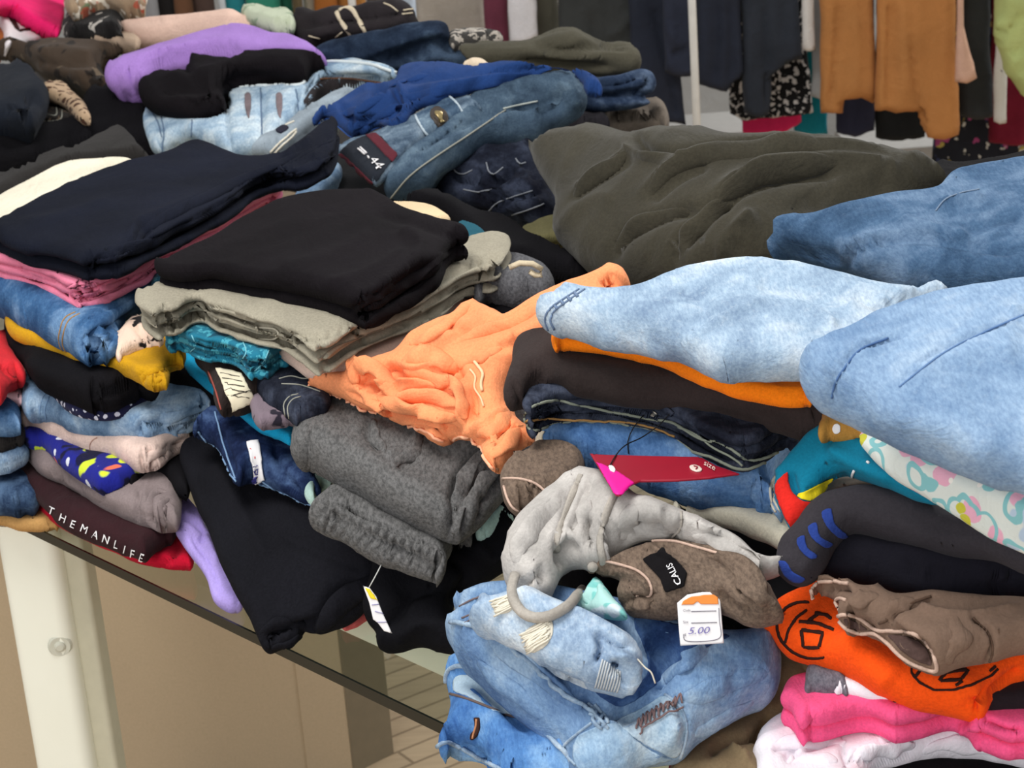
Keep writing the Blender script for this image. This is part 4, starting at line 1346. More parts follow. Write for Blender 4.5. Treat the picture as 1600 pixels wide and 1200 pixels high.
patch(brp, 'shaded_inner_waist', [(1388, 992), (1428, 998), (1448, 1014), (1456, 1040), (1430, 1032), (1408, 1016)], fabric((84, 66, 62), .1), .001, .002, 3)  # shade inside the open waist, painted as darker patches
patch(brp, 'shaded_inner_waist', [(1318, 966), (1340, 972), (1356, 984), (1336, 985), (1322, 978)], fabric((84, 66, 62), .1), .001, .002, 3)
line(brp, 'fly_seam', [(1374, 974), (1385, 970), (1400, 955), (1425, 942), (1455, 932)], .0012, fabric((92, 72, 60), .1))
line(brp, 'pocket_seam', [(1546, 1034), (1552, 1015), (1545, 990), (1520, 965)], .001, fabric((92, 72, 60), .1))

# ripped jeans overhanging the glass at the front
lj = denim((78, 106, 146), (112, 142, 178), (166, 188, 208), 12, .9, .35, name='washed_blue_denim')
lwj = garment('folded_jeans', 'mid blue jeans with an open buttonhole, bottom of the right stack under the ripped pair', 'jeans', denim((58, 98, 156), (86, 132, 188), (138, 176, 214), 14, .9, .35, name='bright_blue_denim'),
              [(683, 1167), (690, 1145), (702, 1100), (697, 1070), (695, 1046), (712, 1028), (740, 1020), (800, 1050), (900, 1120), (990, 1190), (1000, 1260), (800, 1260), (745, 1196), (720, 1190), (700, 1186)], .815, .03, step=4, key='lowj', top=True, wr=[(.004, .08, 40, 2.2)],
              st=[([(708, 1050), (730, 1045), (760, 1062), (800, 1100), (860, 1150), (890, 1195)], 7, .009), ([(712, 1066), (740, 1060), (770, 1085), (830, 1140)], 9, -.010), ([(690, 1165), (712, 1165), (740, 1180), (780, 1205)], 5, -.009), ([(740, 1155), (738, 1140), (748, 1128)], 9, -.003)])
line(lwj, 'waistband_edge', [(697, 1066), (702, 1048), (722, 1040), (740, 1048), (760, 1066), (800, 1096), (850, 1140), (885, 1180), (900, 1205)], .0022, DLT, .5)
patch(lwj, 'waistband_lining', [(712, 1056), (735, 1054), (756, 1072), (800, 1106), (812, 1120), (770, 1112), (730, 1090), (708, 1080)], fabric((168, 190, 206), .05), .001, .002, 4)
line(lwj, 'waistband_seam', [(704, 1084), (740, 1096), (790, 1116), (815, 1122)], .0012, plain((100, 84, 80), .8, name='brown_seam'))
patch(lwj, 'buttonhole', [(741, 1121), (750, 1121), (752, 1134), (746, 1152), (737, 1158), (734, 1148), (741, 1138)], fabric((60, 38, 32), .15), .002, .002, 2.5)
line(lwj, 'buttonhole_stitching', [(747, 1123), (745, 1138), (739, 1154)], .001, plain((190, 130, 90), .8, name='copper_thread'), 2)
line(lwj, 'hem_edge', [(684, 1168), (692, 1160), (708, 1162), (730, 1174), (760, 1190), (800, 1212)], .002, DLT, .5)
patch(lwj, 'belt_loop', [(732, 1035), (742, 1036), (756, 1050), (754, 1058), (744, 1052), (734, 1042)], DLT, .005, .004, 2.5)
rj = garment('folded_jeans', 'light blue ripped jeans with frayed white patches, at the front of the right stack', 'jeans', lj,
             [(699, 978), (704, 968), (712, 962), (711, 945), (716, 932), (735, 922), (770, 912), (830, 910), (1000, 945), (1060, 970), (1130, 985), (1195, 983), (1215, 998), (1217, 1060), (1203, 1092), (1150, 1122), (1085, 1166), (1062, 1186), (1000, 1206), (960, 1250), (905, 1240), (885, 1190), (845, 1150), (800, 1110), (750, 1065), (725, 1040), (712, 1010), (703, 995)],
             [(705, 970, .885), (850, 1150, .842), (1060, 1180, .835), (1210, 1020, .865), (950, 960, .90)], .034, step=4, key='ripped', top=True, wr=[(.005, .1, 150, 2.4), (.0016, .03, 140, 2.5)],
             st=[([(1010, 980), (1040, 1020), (1030, 1060), (990, 1095), (950, 1115)], 26, -.022), ([(905, 1085), (955, 1110), (985, 1120)], 14, -.008), ([(1065, 1165), (1072, 1130), (1065, 1105), (1045, 1090)], 4, -.009), ([(1068, 1105), (1120, 1075), (1200, 1052)], 4, -.006), ([(1010, 1075), (1060, 1045), (1100, 1010)], 9, .006), ([(718, 955), (735, 940), (780, 930)], 8, -.006), ([(712, 975), (760, 985), (810, 1015), (850, 1050), (900, 1095)], 5, .006), ([(905, 1150), (940, 1130), (990, 1120)], 10, .006), ([(1010, 1190), (1050, 1150), (1060, 1125)], 10, .005)])
folds(rj, [([(1070, 1098), (1110, 1078), (1160, 1062), (1205, 1052)], .008), ([(1085, 1150), (1130, 1125), (1180, 1098)], .008), ([(760, 1000), (810, 1030), (860, 1070), (905, 1110)], .008), ([(1020, 1075), (1060, 1045), (1110, 1008)], .008), ([(745, 1040), (800, 1080), (850, 1125)], .008)], lj)
dkj = denim((34, 52, 90), (52, 78, 122), (90, 120, 160), 16, .6, .3, name='inside_denim')
patch(rj, 'inner_waistband', [(990, 965), (1060, 975), (1140, 995), (1110, 1010), (1085, 1028), (1050, 1050), (1020, 1075), (985, 1100), (965, 1105), (930, 1080), (1005, 1060), (1010, 1030)], dkj, .001, .002, 4, label='darker inside of the waistband')
patch(rj, 'mended_panel', [(962, 1128), (1000, 1106), (1038, 1087), (1058, 1094), (1068, 1106), (1073, 1130), (1069, 1160), (1056, 1184), (1030, 1176), (1000, 1160), (985, 1150)], denim((120, 148, 176), (150, 176, 198), (190, 206, 218), 16, .8, .4, name='worn_denim'), .0015, .002, 4, label='paler worn panel')
patch(rj, 'faded_knee', [(902, 1150), (930, 1135), (965, 1130), (990, 1152), (1030, 1178), (1050, 1186), (1010, 1200), (960, 1225), (915, 1215), (895, 1185)], denim((120, 150, 182), (150, 178, 204), (186, 204, 218), 16, .8, .4, name='faded_knee_denim'), .001, .002, 4, label='paler faded knee')
legp = garment('rolled_leg', 'paler rolled leg with frayed rips', None, denim((124, 146, 174), (156, 178, 202), (206, 216, 224), 22, .9, .6, name='bleached_denim'),
               [(738, 962), (748, 946), (775, 932), (830, 918), (870, 935), (925, 958), (960, 980), (990, 1002), (1003, 1026), (1000, 1055), (986, 1082), (974, 1091), (945, 1088), (905, 1076), (860, 1048), (815, 1018), (770, 998), (745, 985)],
               [(745, 965, .925), (985, 1050, .905), (880, 940, .94), (900, 1075, .90)], .026, step=3.5, parent=rj, top=True, wr=[(.004, .07, 150, 2.4), (.002, .02, 60, 2)],
               st=[([(845, 1038), (880, 1062), (915, 1076)], 5, -.006), ([(932, 990), (938, 1010), (930, 1035)], 3.5, -.010), ([(955, 1035), (970, 1050), (975, 1075)], 7, -.014), ([(930, 985), (960, 1000), (990, 1012)], 6, -.006), ([(962, 1022), (985, 1035), (990, 1060), (975, 1085)], 6, .006), ([(775, 985), (830, 1010), (880, 1040)], 14, .004)])


def frayed(par, root, quad, nthread, mat):
    q = np.array(quad, float)
    runs = []
    rr = random.Random(len(quad) + int(q[0, 0]))
    for k in range(nthread):
        u = (k + .5) / nthread
        a, b = q[0] + (q[3] - q[0]) * u, q[1] + (q[2] - q[1]) * u
        j = lambda s: rr.uniform(-s, s)
        runs.append([(a[0] + j(3), a[1] + j(2)), ((a + b)[0] / 2 + j(3), (a + b)[1] / 2 + j(2.5)), (b[0] + j(3), b[1] + j(2))])
    Vs, Fs, o = [], [], 0
    for pts in runs:
        Q = catmull(pts, 5, False)
        L = [hit(par, *x) for x in Q]
        P = np.array([a for a, b in L]) + np.array([b for a, b in L]) * rr.uniform(.001, .0025)
        V, F = tube3(P, .0009, 5)
        Vs.append(V)
        Fs.append(F + o)
        o += len(V)
    return kid(root, 'frayed_threads', np.concatenate(Vs), np.concatenate(Fs), mat, 'frayed white threads', on=legp.o)


THR = plain((226, 220, 204), .9, .05, name='white_thread')
frayed(legp, rj, [(816, 990), (858, 968), (858, 1000), (826, 1020)], 15, THR)
patch(legp, 'rip_backing', [(818, 990), (838, 974), (862, 968), (866, 984), (856, 1008), (832, 1020), (822, 1006)], fabric((206, 200, 186), .05), .001, .001, 3, on=legp.o)
frayed(legp, rj, [(768, 938), (800, 930), (806, 948), (778, 962)], 11, THR)
patch(legp, 'rip_backing', [(768, 940), (784, 932), (804, 930), (806, 948), (790, 960), (776, 958)], fabric((206, 200, 186), .05), .001, .001, 3, on=legp.o)
multi_line(legp, 'ribbed_cuff', [[(930 + 4.2 * k, 1074 + .9 * k - 10 + 10), (936 + 4.0 * k, 1052 + 1.8 * k), (942 + 3.4 * k, 1030 + 2.2 * k)] for k in range(9)], .0008, plain((196, 202, 206), .9, .05, name='cuff_thread'), on=legp.o)
Lh = [hit(legp, 996, 1030)[0]]
th3 = np.array([Lh[0], Lh[0] + RGT * .006 - UPV * .006 - fwd * .006, Lh[0] + RGT * .010 - UPV * .009 - fwd * .006, Lh[0] + RGT * .0135 - UPV * .018 - fwd * .006])
Vt, Ft = tube3(catmull(th3, .002, False), .0007, 5)
kid(rj, 'loose_thread', Vt, Ft, THR, on=legp.o)
multi_line(rj, 'zigzag_mend', [[(995 + 7 * k, 1143 - 4.6 * k), (1001 + 7 * k, 1126 - 4.2 * k), (1003 + 7 * k, 1140 - 4.6 * k)] for k in range(10)] + [[(998, 1146), (1030, 1125), (1068, 1104)]], .0009, plain((120, 96, 96), .8, name='mend_thread'), 4)
line(rj, 'leg_seam', [(1062, 1184), (1072, 1150), (1070, 1118), (1060, 1100), (1040, 1086)], .0014, DLT)
line(rj, 'frayed_hem', [(706, 972), (730, 976), (770, 992), (810, 1020), (850, 1055), (890, 1090), (920, 1110), (945, 1135)], .0022, DLT, .5, wob=.002)
multi_line(rj, 'frayed_knot', [[(918, 1098), (930, 1112), (926, 1126), (940, 1140)], [(926, 1104), (940, 1116), (934, 1132)], [(920, 1116), (938, 1126), (950, 1140)], [(930, 1100), (946, 1122), (950, 1130)]], .0016, DLT)
line(rj, 'outer_seam', [(900, 1195), (880, 1170), (905, 1145), (925, 1130)], .0012, DLT)
multi_line(rj, 'hem_stitching', [[(722, 966), (732, 962), (744, 956)], [(726, 974), (738, 968), (748, 962)], [(718, 948), (736, 938), (756, 930)]], .0009, plain((112, 96, 96), .8, name='grey_thread'))

# price tag, brown labelled trousers, mint top
mint = printed(lin((176, 220, 216)), [('n', lin((128, 198, 194)), 30, .5, 0), ('n', lin((210, 226, 234)), 22, .6, 0)], name='tie_dye_cloth')
garment('folded_garment', 'mint tie dyed top peeking out between the grey hoodie cord and the brown trousers', 'garment', mint,
        [(886, 944), (904, 936), (918, 916), (931, 900), (946, 918), (962, 940), (980, 966), (945, 966), (905, 955)], [(890, 945, .918), (931, 903, .935)], .008, step=4, st=[([(905, 945), (922, 930), (930, 908)], 4, -.005)], top=True)
HBR = heather((128, 110, 96), (96, 82, 72), name='brown_flecked_cloth')
bl = garment('folded_trousers', 'brown flecked trousers with a black woven label at the waist, below the grey hoodie', 'trousers', HBR,
             [(928, 892), (945, 876), (1000, 848), (1050, 838), (1100, 846), (1150, 862), (1180, 890), (1202, 918), (1217, 944), (1220, 966), (1198, 978), (1180, 980), (1158, 974), (1132, 960), (1100, 955), (1062, 970), (992, 970), (974, 956), (962, 930), (966, 908)], [(940, 890, .945), (1210, 960, .935), (1050, 850, .96), (1000, 965, .92)], .022, step=4, key='brownl', top=True,
             st=[([(972, 945), (985, 935), (1015, 935), (1020, 920)], 5, -.008), ([(935, 890), (970, 893), (1005, 912), (1018, 930)], 4, .006), ([(1100, 860), (1140, 880), (1160, 905), (1150, 930)], 6, -.007), ([(1120, 925), (1145, 950), (1175, 960)], 7, -.007), ([(1180, 915), (1190, 940), (1188, 960)], 6, .004), ([(1010, 850), (1030, 862), (1075, 880), (1130, 890)], 4, .004)])
folds(bl, [([(1105, 868), (1145, 885), (1180, 915), (1205, 950)], .009), ([(975, 945), (1000, 942), (1025, 930)], .006)], HBR)
line(bl, 'waistband_edge', [(945, 876), (975, 884), (1000, 895), (1015, 912), (1016, 930), (1006, 936), (992, 930)], .0013, PBE, .6, label='pale waistband binding')
line(bl, 'waistband_edge', [(1018, 846), (1050, 846), (1090, 856), (1130, 866)], .0012, PBE, .6, label='pale waistband binding')
lb = patch(bl, 'woven_label', [(1003, 876), (1034, 858), (1060, 874), (1076, 896), (1070, 918), (1040, 928), (1030, 905)], fabric((20, 18, 20), .1), .003, .002, 3, label='black woven label', smooth=False)
text(bl, 'label_lettering', 'CALIS', (1067, 914), (-6.2, -12.2), (-13.5, 6.2), WHITE, .0045, on=lb)
hk = hit(bl, 1174, 906)
patch(bl, 'hook_clasp', [(1168, 898), (1176, 896), (1183, 908), (1180, 917), (1172, 912)], plain((196, 196, 196), .3, .5, .8, name='steel'), .003, .003, 2.5)
pty = hit(bl, 1095, 960)[0][1] - .03
pt = garment('price_tag', 'white price tag with orange header and handwritten price, standing against the brown labelled trousers', 'tag', WHITE,
             [(1058, 942), (1074, 929), (1098, 925), (1120, 925), (1125, 931), (1128, 968), (1131, 1005), (1097, 1007), (1063, 1009), (1060, 975)], [(1090, 925, pty + .01), (1090, 1008, pty - .012)], .0012, mode='y', step=3, jit=0, wr=[], smooth=False, key='tag2', top=True, rim=.0015)
patch(pt, 'orange_header', [(1063, 946), (1066, 939), (1078, 932), (1098, 929), (1119, 928), (1122, 932), (1124, 945), (1094, 945), (1090, 940), (1084, 946)], plain((242, 142, 60), .6, name='orange_print'), .0006, .0008, 2.5, smooth=False)
INK2 = plain((110, 106, 120), .7, name='grey_ink')
multi_line(pt, 'printed_lines', [[(1080, 955.5), (1119, 954.5)], [(1080, 973.5), (1120, 972.5)], [(1068, 991), (1069, 999), (1075, 1002), (1120, 999), (1126, 994), (1124, 970), (1123, 950)]], .0003, INK2, 1.0, 3)
text(pt, 'printed_words', 'Code', (1067, 956), (5.2, -.2), (0, -5.6), INK2, .0009)
text(pt, 'printed_words', 'Size', (1067, 974), (5.2, -.2), (0, -5.6), INK2, .0009)
text(pt, 'printed_words', '$', (1069, 994), (5.2, -.2), (0, -5.6), INK2, .0009)
text(pt, 'handwritten_price', '5.00', (1074, 991), (19.5, -.8), (5, -15), plain((124, 116, 176), .7, name='violet_ink2'), .0009)

# grey hoodie
hg = fabric((176, 172, 168), .12, 24, .06, name='grey_fleece')
hd = garment('hoodie', 'pale grey washed hoodie with hanging drawcord, crumpled below the red hang tag', 'hoodie', hg,
             [(784, 886), (788, 855), (800, 825), (830, 790), (860, 765), (890, 745), (910, 737), (950, 742), (1000, 772), (1060, 798), (1100, 818), (1150, 845), (1190, 870), (1226, 874), (1241, 882), (1226, 897), (1190, 908), (1165, 885), (1120, 862), (1080, 847), (1040, 846), (1000, 852), (960, 872), (945, 888), (920, 893), (900, 888), (885, 895), (870, 915), (862, 932), (848, 945), (825, 950), (808, 935), (790, 908)],
             [(790, 880, .955), (900, 745, .985), (1000, 800, .985), (1220, 880, .96), (850, 940, .935), (1000, 845, .965)], .024, step=4, key='hoodie', top=True, wr=[(.006, .07, 120, 2.2), (.002, .025, 100, 2)],
             st=[([(905, 742), (885, 790), (872, 830), (868, 862)], 4, -.006), ([(925, 742), (905, 790), (890, 830), (885, 860)], 4, -.006), ([(960, 770), (945, 810), (940, 860), (948, 880)], 5, .007), ([(915, 800), (912, 830), (925, 850)], 8, -.012), ([(900, 850), (880, 870), (885, 885)], 8, -.014), ([(1065, 800), (1060, 835), (1045, 845)], 4, -.006), ([(975, 800), (1000, 790), (1040, 805)], 10, .006), ([(970, 850), (985, 830), (1040, 828)], 7, -.008), ([(1100, 830), (1150, 850), (1190, 885)], 6, -.008), ([(1040, 850), (1100, 850), (1160, 875)], 4, .005), ([(800, 870), (815, 840), (845, 800), (885, 765)], 9, .005), ([(815, 925), (830, 905), (860, 890)], 8, -.008)])
folds(hd, [([(905, 862), (914, 835), (912, 800), (920, 768)], .007), ([(800, 880), (815, 845), (845, 805), (880, 775)], .010), ([(970, 845), (984, 815), (986, 785)], .008), ([(1080, 838), (1130, 852), (1190, 888)], .006)], hg)
CORD = fabric((166, 160, 152), .08, 30, .06, name='grey_cord')
line(hd, 'hood_seam', [(908, 742), (886, 792), (872, 835), (869, 862)], .0022, CORD, .5, flat=(.0035, .0015))
line(hd, 'hood_seam', [(962, 768), (946, 805), (938, 850), (944, 882)], .0022, CORD, .5, flat=(.0035, .0015))
line(hd, 'pocket_seam', [(1064, 800), (1062, 825), (1048, 842)], .0012, CORD)
tb2 = garment('folded_trousers', 'taupe brown trousers with pale stitched edge, tucked between the grey shorts and the hoodie', 'trousers', HBR,
              [(784, 746), (798, 732), (840, 716), (890, 715), (915, 735), (905, 760), (880, 785), (840, 800), (815, 801), (798, 792), (787, 772)], .975, .016, step=4, key='taupet', st=[([(800, 752), (830, 752), (852, 765)], 4, -.006), ([(815, 790), (822, 775), (838, 770)], 7, -.010)])
line(tb2, 'stitched_edge', [(786, 748), (806, 748), (835, 754), (855, 770)], .0012, PBE)
line(tb2, 'stitched_edge', [(788, 760), (794, 780), (804, 795), (818, 800)], .0012, PBE)
garment('folded_garment', 'cream top, a pale wedge between the blue jeans and the grey hoodie on the right', 'garment', fabric((206, 200, 182), .06),
        [(1060, 805), (1100, 792), (1150, 798), (1200, 808), (1234, 822), (1242, 842), (1226, 866), (1190, 850), (1150, 832), (1110, 822)], .945, .010, step=4)

# dark striped trousers etc at the right edge
garment('folded_trousers', 'black folded trousers beneath the blue striped charcoal pair at the right edge', 'trousers', fabric((26, 25, 33), .12),
        [(1262, 905), (1285, 870), (1320, 825), (1400, 835), (1500, 860), (1600, 885), (1700, 915), (1700, 965), (1600, 942), (1540, 946), (1450, 941), (1380, 926), (1320, 912)], .953, .024, step=5, st=[([(1400, 870), (1480, 905), (1600, 920)], 12, -.006), ([(1560, 900), (1600, 925)], 8, .005)])
sg = garment('folded_trousers', 'charcoal sports trousers with blue stripes across the fold, at the right edge', 'trousers', fabric((54, 51, 56), .1),
             [(1214, 882), (1221, 858), (1248, 830), (1288, 795), (1320, 777), (1360, 770), (1400, 776), (1450, 793), (1520, 826), (1600, 862), (1700, 895), (1700, 940), (1600, 899), (1550, 879), (1500, 875), (1450, 862), (1400, 848), (1370, 839), (1330, 836), (1305, 855), (1288, 885), (1272, 906), (1250, 914), (1228, 903)],
             [(1220, 880, .96), (1340, 780, 1.0), (1600, 880, .985), (1270, 900, .95)], .019, step=4, key='stripe', wr=[(.003, .09, 20, 2.5)])
BST = fabric((44, 66, 140), .12, name='blue_stripe')
for q in ([(1283, 800), (1299, 794), (1305, 818), (1326, 838), (1316, 843), (1298, 832), (1287, 816)], [(1262, 822), (1276, 816), (1282, 838), (1302, 850), (1292, 857), (1272, 846), (1263, 834)], [(1244, 843), (1257, 836), (1262, 855), (1278, 869), (1270, 875), (1252, 864)], [(1217, 876), (1228, 876), (1240, 893), (1259, 904), (1247, 912), (1226, 900)]):
    patch(sg, 'blue_stripe', q, BST, .001, .001, 3, label='blue stripe')
garment('folded_trousers', 'taupe grey trousers, a thin rim above the blue striped pair', 'trousers', fabric((158, 144, 132), .06),
        [(1258, 806), (1280, 770), (1310, 750), (1350, 748), (1400, 760), (1460, 782), (1520, 814), (1515, 822), (1450, 795), (1400, 778), (1360, 771), (1322, 778), (1290, 795)], [(1265, 800, .965), (1350, 755, .99), (1500, 812, .98)], .012, step=4, top=True, st=[([(1285, 785), (1310, 770), (1350, 762), (1400, 770), (1460, 792)], 3, -.005)])
tsh = garment('folded_shirt', 'teal shirt with red and yellow panels spilling out under the floral cloth', 'shirt', fabric((20, 120, 150), .06, name='teal_jersey'),
              [(1209, 758), (1228, 734), (1260, 702), (1300, 676), (1345, 675), (1365, 695), (1385, 720), (1410, 740), (1440, 752), (1458, 768), (1464, 784), (1440, 782), (1400, 767), (1350, 750), (1320, 744), (1303, 750), (1288, 770), (1275, 790), (1263, 812), (1241, 834), (1228, 816), (1215, 786)],
              [(1212, 760, 1.0), (1240, 830, .975), (1340, 680, 1.04), (1455, 780, 1.02)], .015, step=3.5, key='teals', wr=[(.003, .06, 40, 2)], st=[([(1235, 735), (1240, 760), (1250, 778)], 6, -.006), ([(1260, 775), (1300, 755), (1330, 742)], 7, -.004), ([(1290, 700), (1330, 720), (1400, 750)], 12, .005)])
patch(tsh, 'red_panel', [(1211, 759), (1222, 744), (1231, 737), (1233, 755), (1240, 772), (1256, 783), (1272, 784), (1264, 808), (1241, 831), (1230, 815), (1217, 786)], fabric((222, 44, 36), .06), .0012, .001, 3, label='red panel')
patch(tsh, 'yellow_panel', [(1243, 775), (1262, 764), (1285, 752), (1302, 746), (1298, 758), (1286, 774), (1268, 783), (1254, 782)], fabric((240, 216, 40), .05), .0014, .001, 3, label='yellow panel')
multi_line(tsh, 'white_mark', [[(1335, 735), (1332, 742), (1332, 748)], [(1355, 722), (1358, 724)]], .0012, WHITE)
flo = printed(lin((226, 232, 226)), [('n', lin((190, 210, 230)), 22, .58, 0), ('v', lin((240, 180, 202)), 34, .36, .6), ('r', lin((140, 200, 204)), 34, .46, .6), ('v', lin((206, 202, 70)), 34, .18, .4), ('v', lin((250, 244, 236)), 34, .07, 0)], name='floral_cloth')
garment('folded_garment', 'white floral cloth with pink and yellow blooms, under the pale blue jeans at right', 'garment', flo,
        [(1346, 692), (1352, 672), (1400, 688), (1480, 720), (1600, 765), (1700, 800), (1700, 905), (1640, 882), (1600, 864), (1550, 840), (1500, 807), (1450, 777), (1400, 747), (1365, 717)], [(1350, 685, 1.05), (1600, 800, 1.045), (1600, 850, 1.02)], .012, step=5, wr=[(.003, .09, 20, 2.5)])
mu2 = garment('folded_garment', 'mustard brown top with a white dot, a small corner above the teal shirt', 'garment', fabric((172, 126, 60), .07),
              [(1280, 684), (1284, 662), (1298, 648), (1322, 652), (1355, 668), (1354, 686), (1345, 692), (1315, 692)], 1.05, .010, step=4)
patch(mu2, 'white_dot', ell(1307, 670, 8, 9, 10, 0, 340, 16), WHITE, .001, .001, 2.5)
bj2 = garment('folded_jeans', 'bright mid blue jeans with rolled end, lying behind the red hang tag', 'jeans', denim((62, 98, 148), (90, 130, 182), (138, 172, 212), 16, .8, .3, name='cornflower_denim'),
              [(836, 688), (842, 672), (900, 650), (1000, 655), (1100, 690), (1170, 715), (1210, 695), (1250, 680), (1295, 682), (1300, 692), (1260, 703), (1232, 728), (1214, 750), (1208, 780), (1219, 804), (1200, 812), (1150, 801), (1090, 797), (1030, 772), (960, 747), (900, 737), (862, 718), (842, 704)],
              [(840, 690, .972), (1000, 750, .972), (1200, 790, .968), (1250, 695, .98), (1000, 665, .972)], .027, step=4, key='cornf', wr=[(.003, .1, 160, 2.5)],
              st=[([(1180, 806), (1165, 780), (1170, 755), (1190, 730)], 4, -.006), ([(1200, 808), (1182, 785), (1184, 760), (1205, 730)], 4, -.006), ([(898, 735), (900, 710), (915, 680), (925, 665)], 3, -.004), ([(1215, 730), (1240, 710), (1280, 692)], 5, -.006)])
patch(bj2, 'cream_facing', [(837, 690), (842, 676), (850, 672), (850, 688), (862, 708), (880, 722), (865, 719), (845, 704)], fabric((222, 214, 192), .04), .0015, .002, 3, label='cream inside facing')
multi_line(bj2, 'white_edge', [[(1212, 800), (1204, 780), (1204, 755), (1218, 735), (1245, 712), (1262, 702)], [(1219, 800), (1210, 780), (1210, 758), (1224, 740), (1250, 716)]], .0012, THR)
HTG = plain((150, 20, 44), .45, .4, name='red_card')
hty = hit(bj2, 1000, 735)[0]
ht = garment('hang_tag', 'folded red and hot pink hang tag with black string, sticking out of the dark jeans', 'tag', HTG,
             [(921, 708), (932, 710), (1000, 712), (1095, 714), (1120, 728), (1158, 742), (1110, 749), (1060, 753), (1000, 754), (985, 760), (970, 776), (962, 776), (945, 748)], [(921, 708, 1.018), (962, 776, 1.015), (1155, 742, 1.010)], .0012, step=3, jit=0, wr=[], key='htag', top=True, smooth=False, rim=.0015)
patch(ht, 'hot_pink_corner', [(931, 722), (945, 727), (965, 737), (988, 752), (992, 756), (984, 761), (970, 775), (962, 775), (948, 752)], plain((238, 20, 150), .5, .4, name='hot_pink_card'), .0012, .001, 2.5, smooth=False, label='hot pink corner')
patch(ht, 'eyelet', [(950, 731), (956, 729), (963, 737), (960, 741), (953, 738)], WHITE, .002, .001, 2)
patch(ht, 'tag_emblem', ell(1087, 733, 11, 5.5, 15, 0, 345, 18), plain((222, 206, 196), .6, name='pale_print'), .0012, .001, 2)
multi_line(ht, 'tag_lettering', [[(1084, 731), (1090, 733), (1087, 736)], ], .0005, HTG, 4)
text(ht, 'tag_lettering', 'size', (1099, 728), (12, 6.5), (3, -11), plain((222, 206, 196), .6, name='pale_print'), .0014)
djs = garment('folded_jeans', 'dark indigo folded jeans with pale stitched edges, directly under the dark brown trousers', 'jeans', DDARK,
              [(817, 652), (821, 632), (845, 606), (880, 600), (1000, 612), (1100, 635), (1200, 660), (1250, 678), (1245, 695), (1228, 704), (1192, 727), (1170, 737), (1140, 732), (1100, 714), (1070, 697), (1040, 682), (1000, 670), (930, 659), (870, 664), (845, 677), (828, 674)],
              [(820, 650, 1.018), (1000, 660, 1.016), (1200, 720, 1.014), (1000, 615, 1.02)], .018, step=3.5, layers=3, lobe=.6, key='darkj', wr=[(.003, .08, 160, 2.5), (.0015, .02, 70, 1.5)],
              st=[([(824, 650), (865, 638), (930, 645), (1000, 650), (1050, 668), (1100, 695), (1150, 722)], 5, -.011), ([(825, 664), (850, 652), (900, 652), (980, 658)], 3, -.006), ([(1050, 660), (1110, 685), (1170, 715), (1215, 705)], 3, -.006)])
EDG = plain((140, 146, 132), .85, .1, name='sage_thread')
line(djs, 'pale_hem_edge', [(819, 648), (828, 638), (864, 625), (900, 632), (960, 644), (1000, 652), (1020, 656), (1050, 660), (1075, 675), (1100, 688), (1125, 693), (1150, 708), (1170, 720), (1190, 718), (1215, 706)], .0014, EDG, wob=.001)
line(djs, 'tan_hem_edge', [(822, 658), (850, 655), (880, 656), (930, 657), (980, 660), (1020, 668), (1055, 682)], .0011, TAN_T, wob=.001)
line(djs, 'pale_hem_edge', [(820, 655), (824, 668), (836, 674), (850, 668), (880, 661), (930, 660), (990, 668), (1030, 676), (1060, 690), (1085, 706), (1110, 714), (1140, 728), (1165, 733), (1195, 722)], .0014, EDG, wob=.001)
line(djs, 'pale_hem_edge', [(1060, 668), (1090, 680), (1115, 700), (1145, 715), (1160, 728)], .0011, EDG, wob=.001)
patch(djs, 'button', ell(1022, 647, 5, 5.5, 0, 0, 340, 14), plain((196, 190, 176), .35, .5, .6, name='metal_button'), .004, .004, 2)
patch(djs, 'waistband_tab', [(1030, 640), (1046, 636), (1056, 646), (1040, 656), (1028, 652)], DDARK, .003, .003, 3)
dbr = garment('folded_trousers', 'dark brown black trousers under the neon orange strip in the right stack', 'trousers', fabric((52, 44, 43), .12, 8, .08),
              [(791, 628), (794, 582), (808, 556), (845, 541), (870, 540), (1000, 545), (1100, 580), (1200, 610), (1270, 622), (1300, 645), (1305, 662), (1285, 681), (1250, 684), (1200, 673), (1130, 656), (1050, 641), (980, 633), (900, 616), (862, 605), (840, 612), (820, 632), (805, 638)],
              [(795, 625, 1.035), (860, 545, 1.052), (1000, 560, 1.048), (1250, 670, 1.042), (1000, 630, 1.042)], .018, step=4, key='dbrown', wr=[(.004, .09, 150, 2.4)],
              st=[([(830, 625), (860, 590), (900, 575)], 10, .004), ([(822, 630), (830, 605), (850, 585)], 5, -.004), ([(1100, 640), (1180, 655), (1260, 665)], 8, -.004)])
on = garment('folded_garment', 'neon orange top, a bright strip between light jeans and the dark brown trousers', 'garment', fabric((255, 130, 22), .04, name='neon_orange_cotton'),
             [(863, 536), (875, 524), (950, 530), (1050, 545), (1150, 575), (1260, 595), (1270, 620), (1268, 633), (1236, 637), (1150, 621), (1100, 604), (1030, 573), (950, 557), (890, 551), (868, 549)], [(870, 540, 1.074), (1250, 625, 1.074)], .009, step=4, wr=[(.002, .08, 20)])

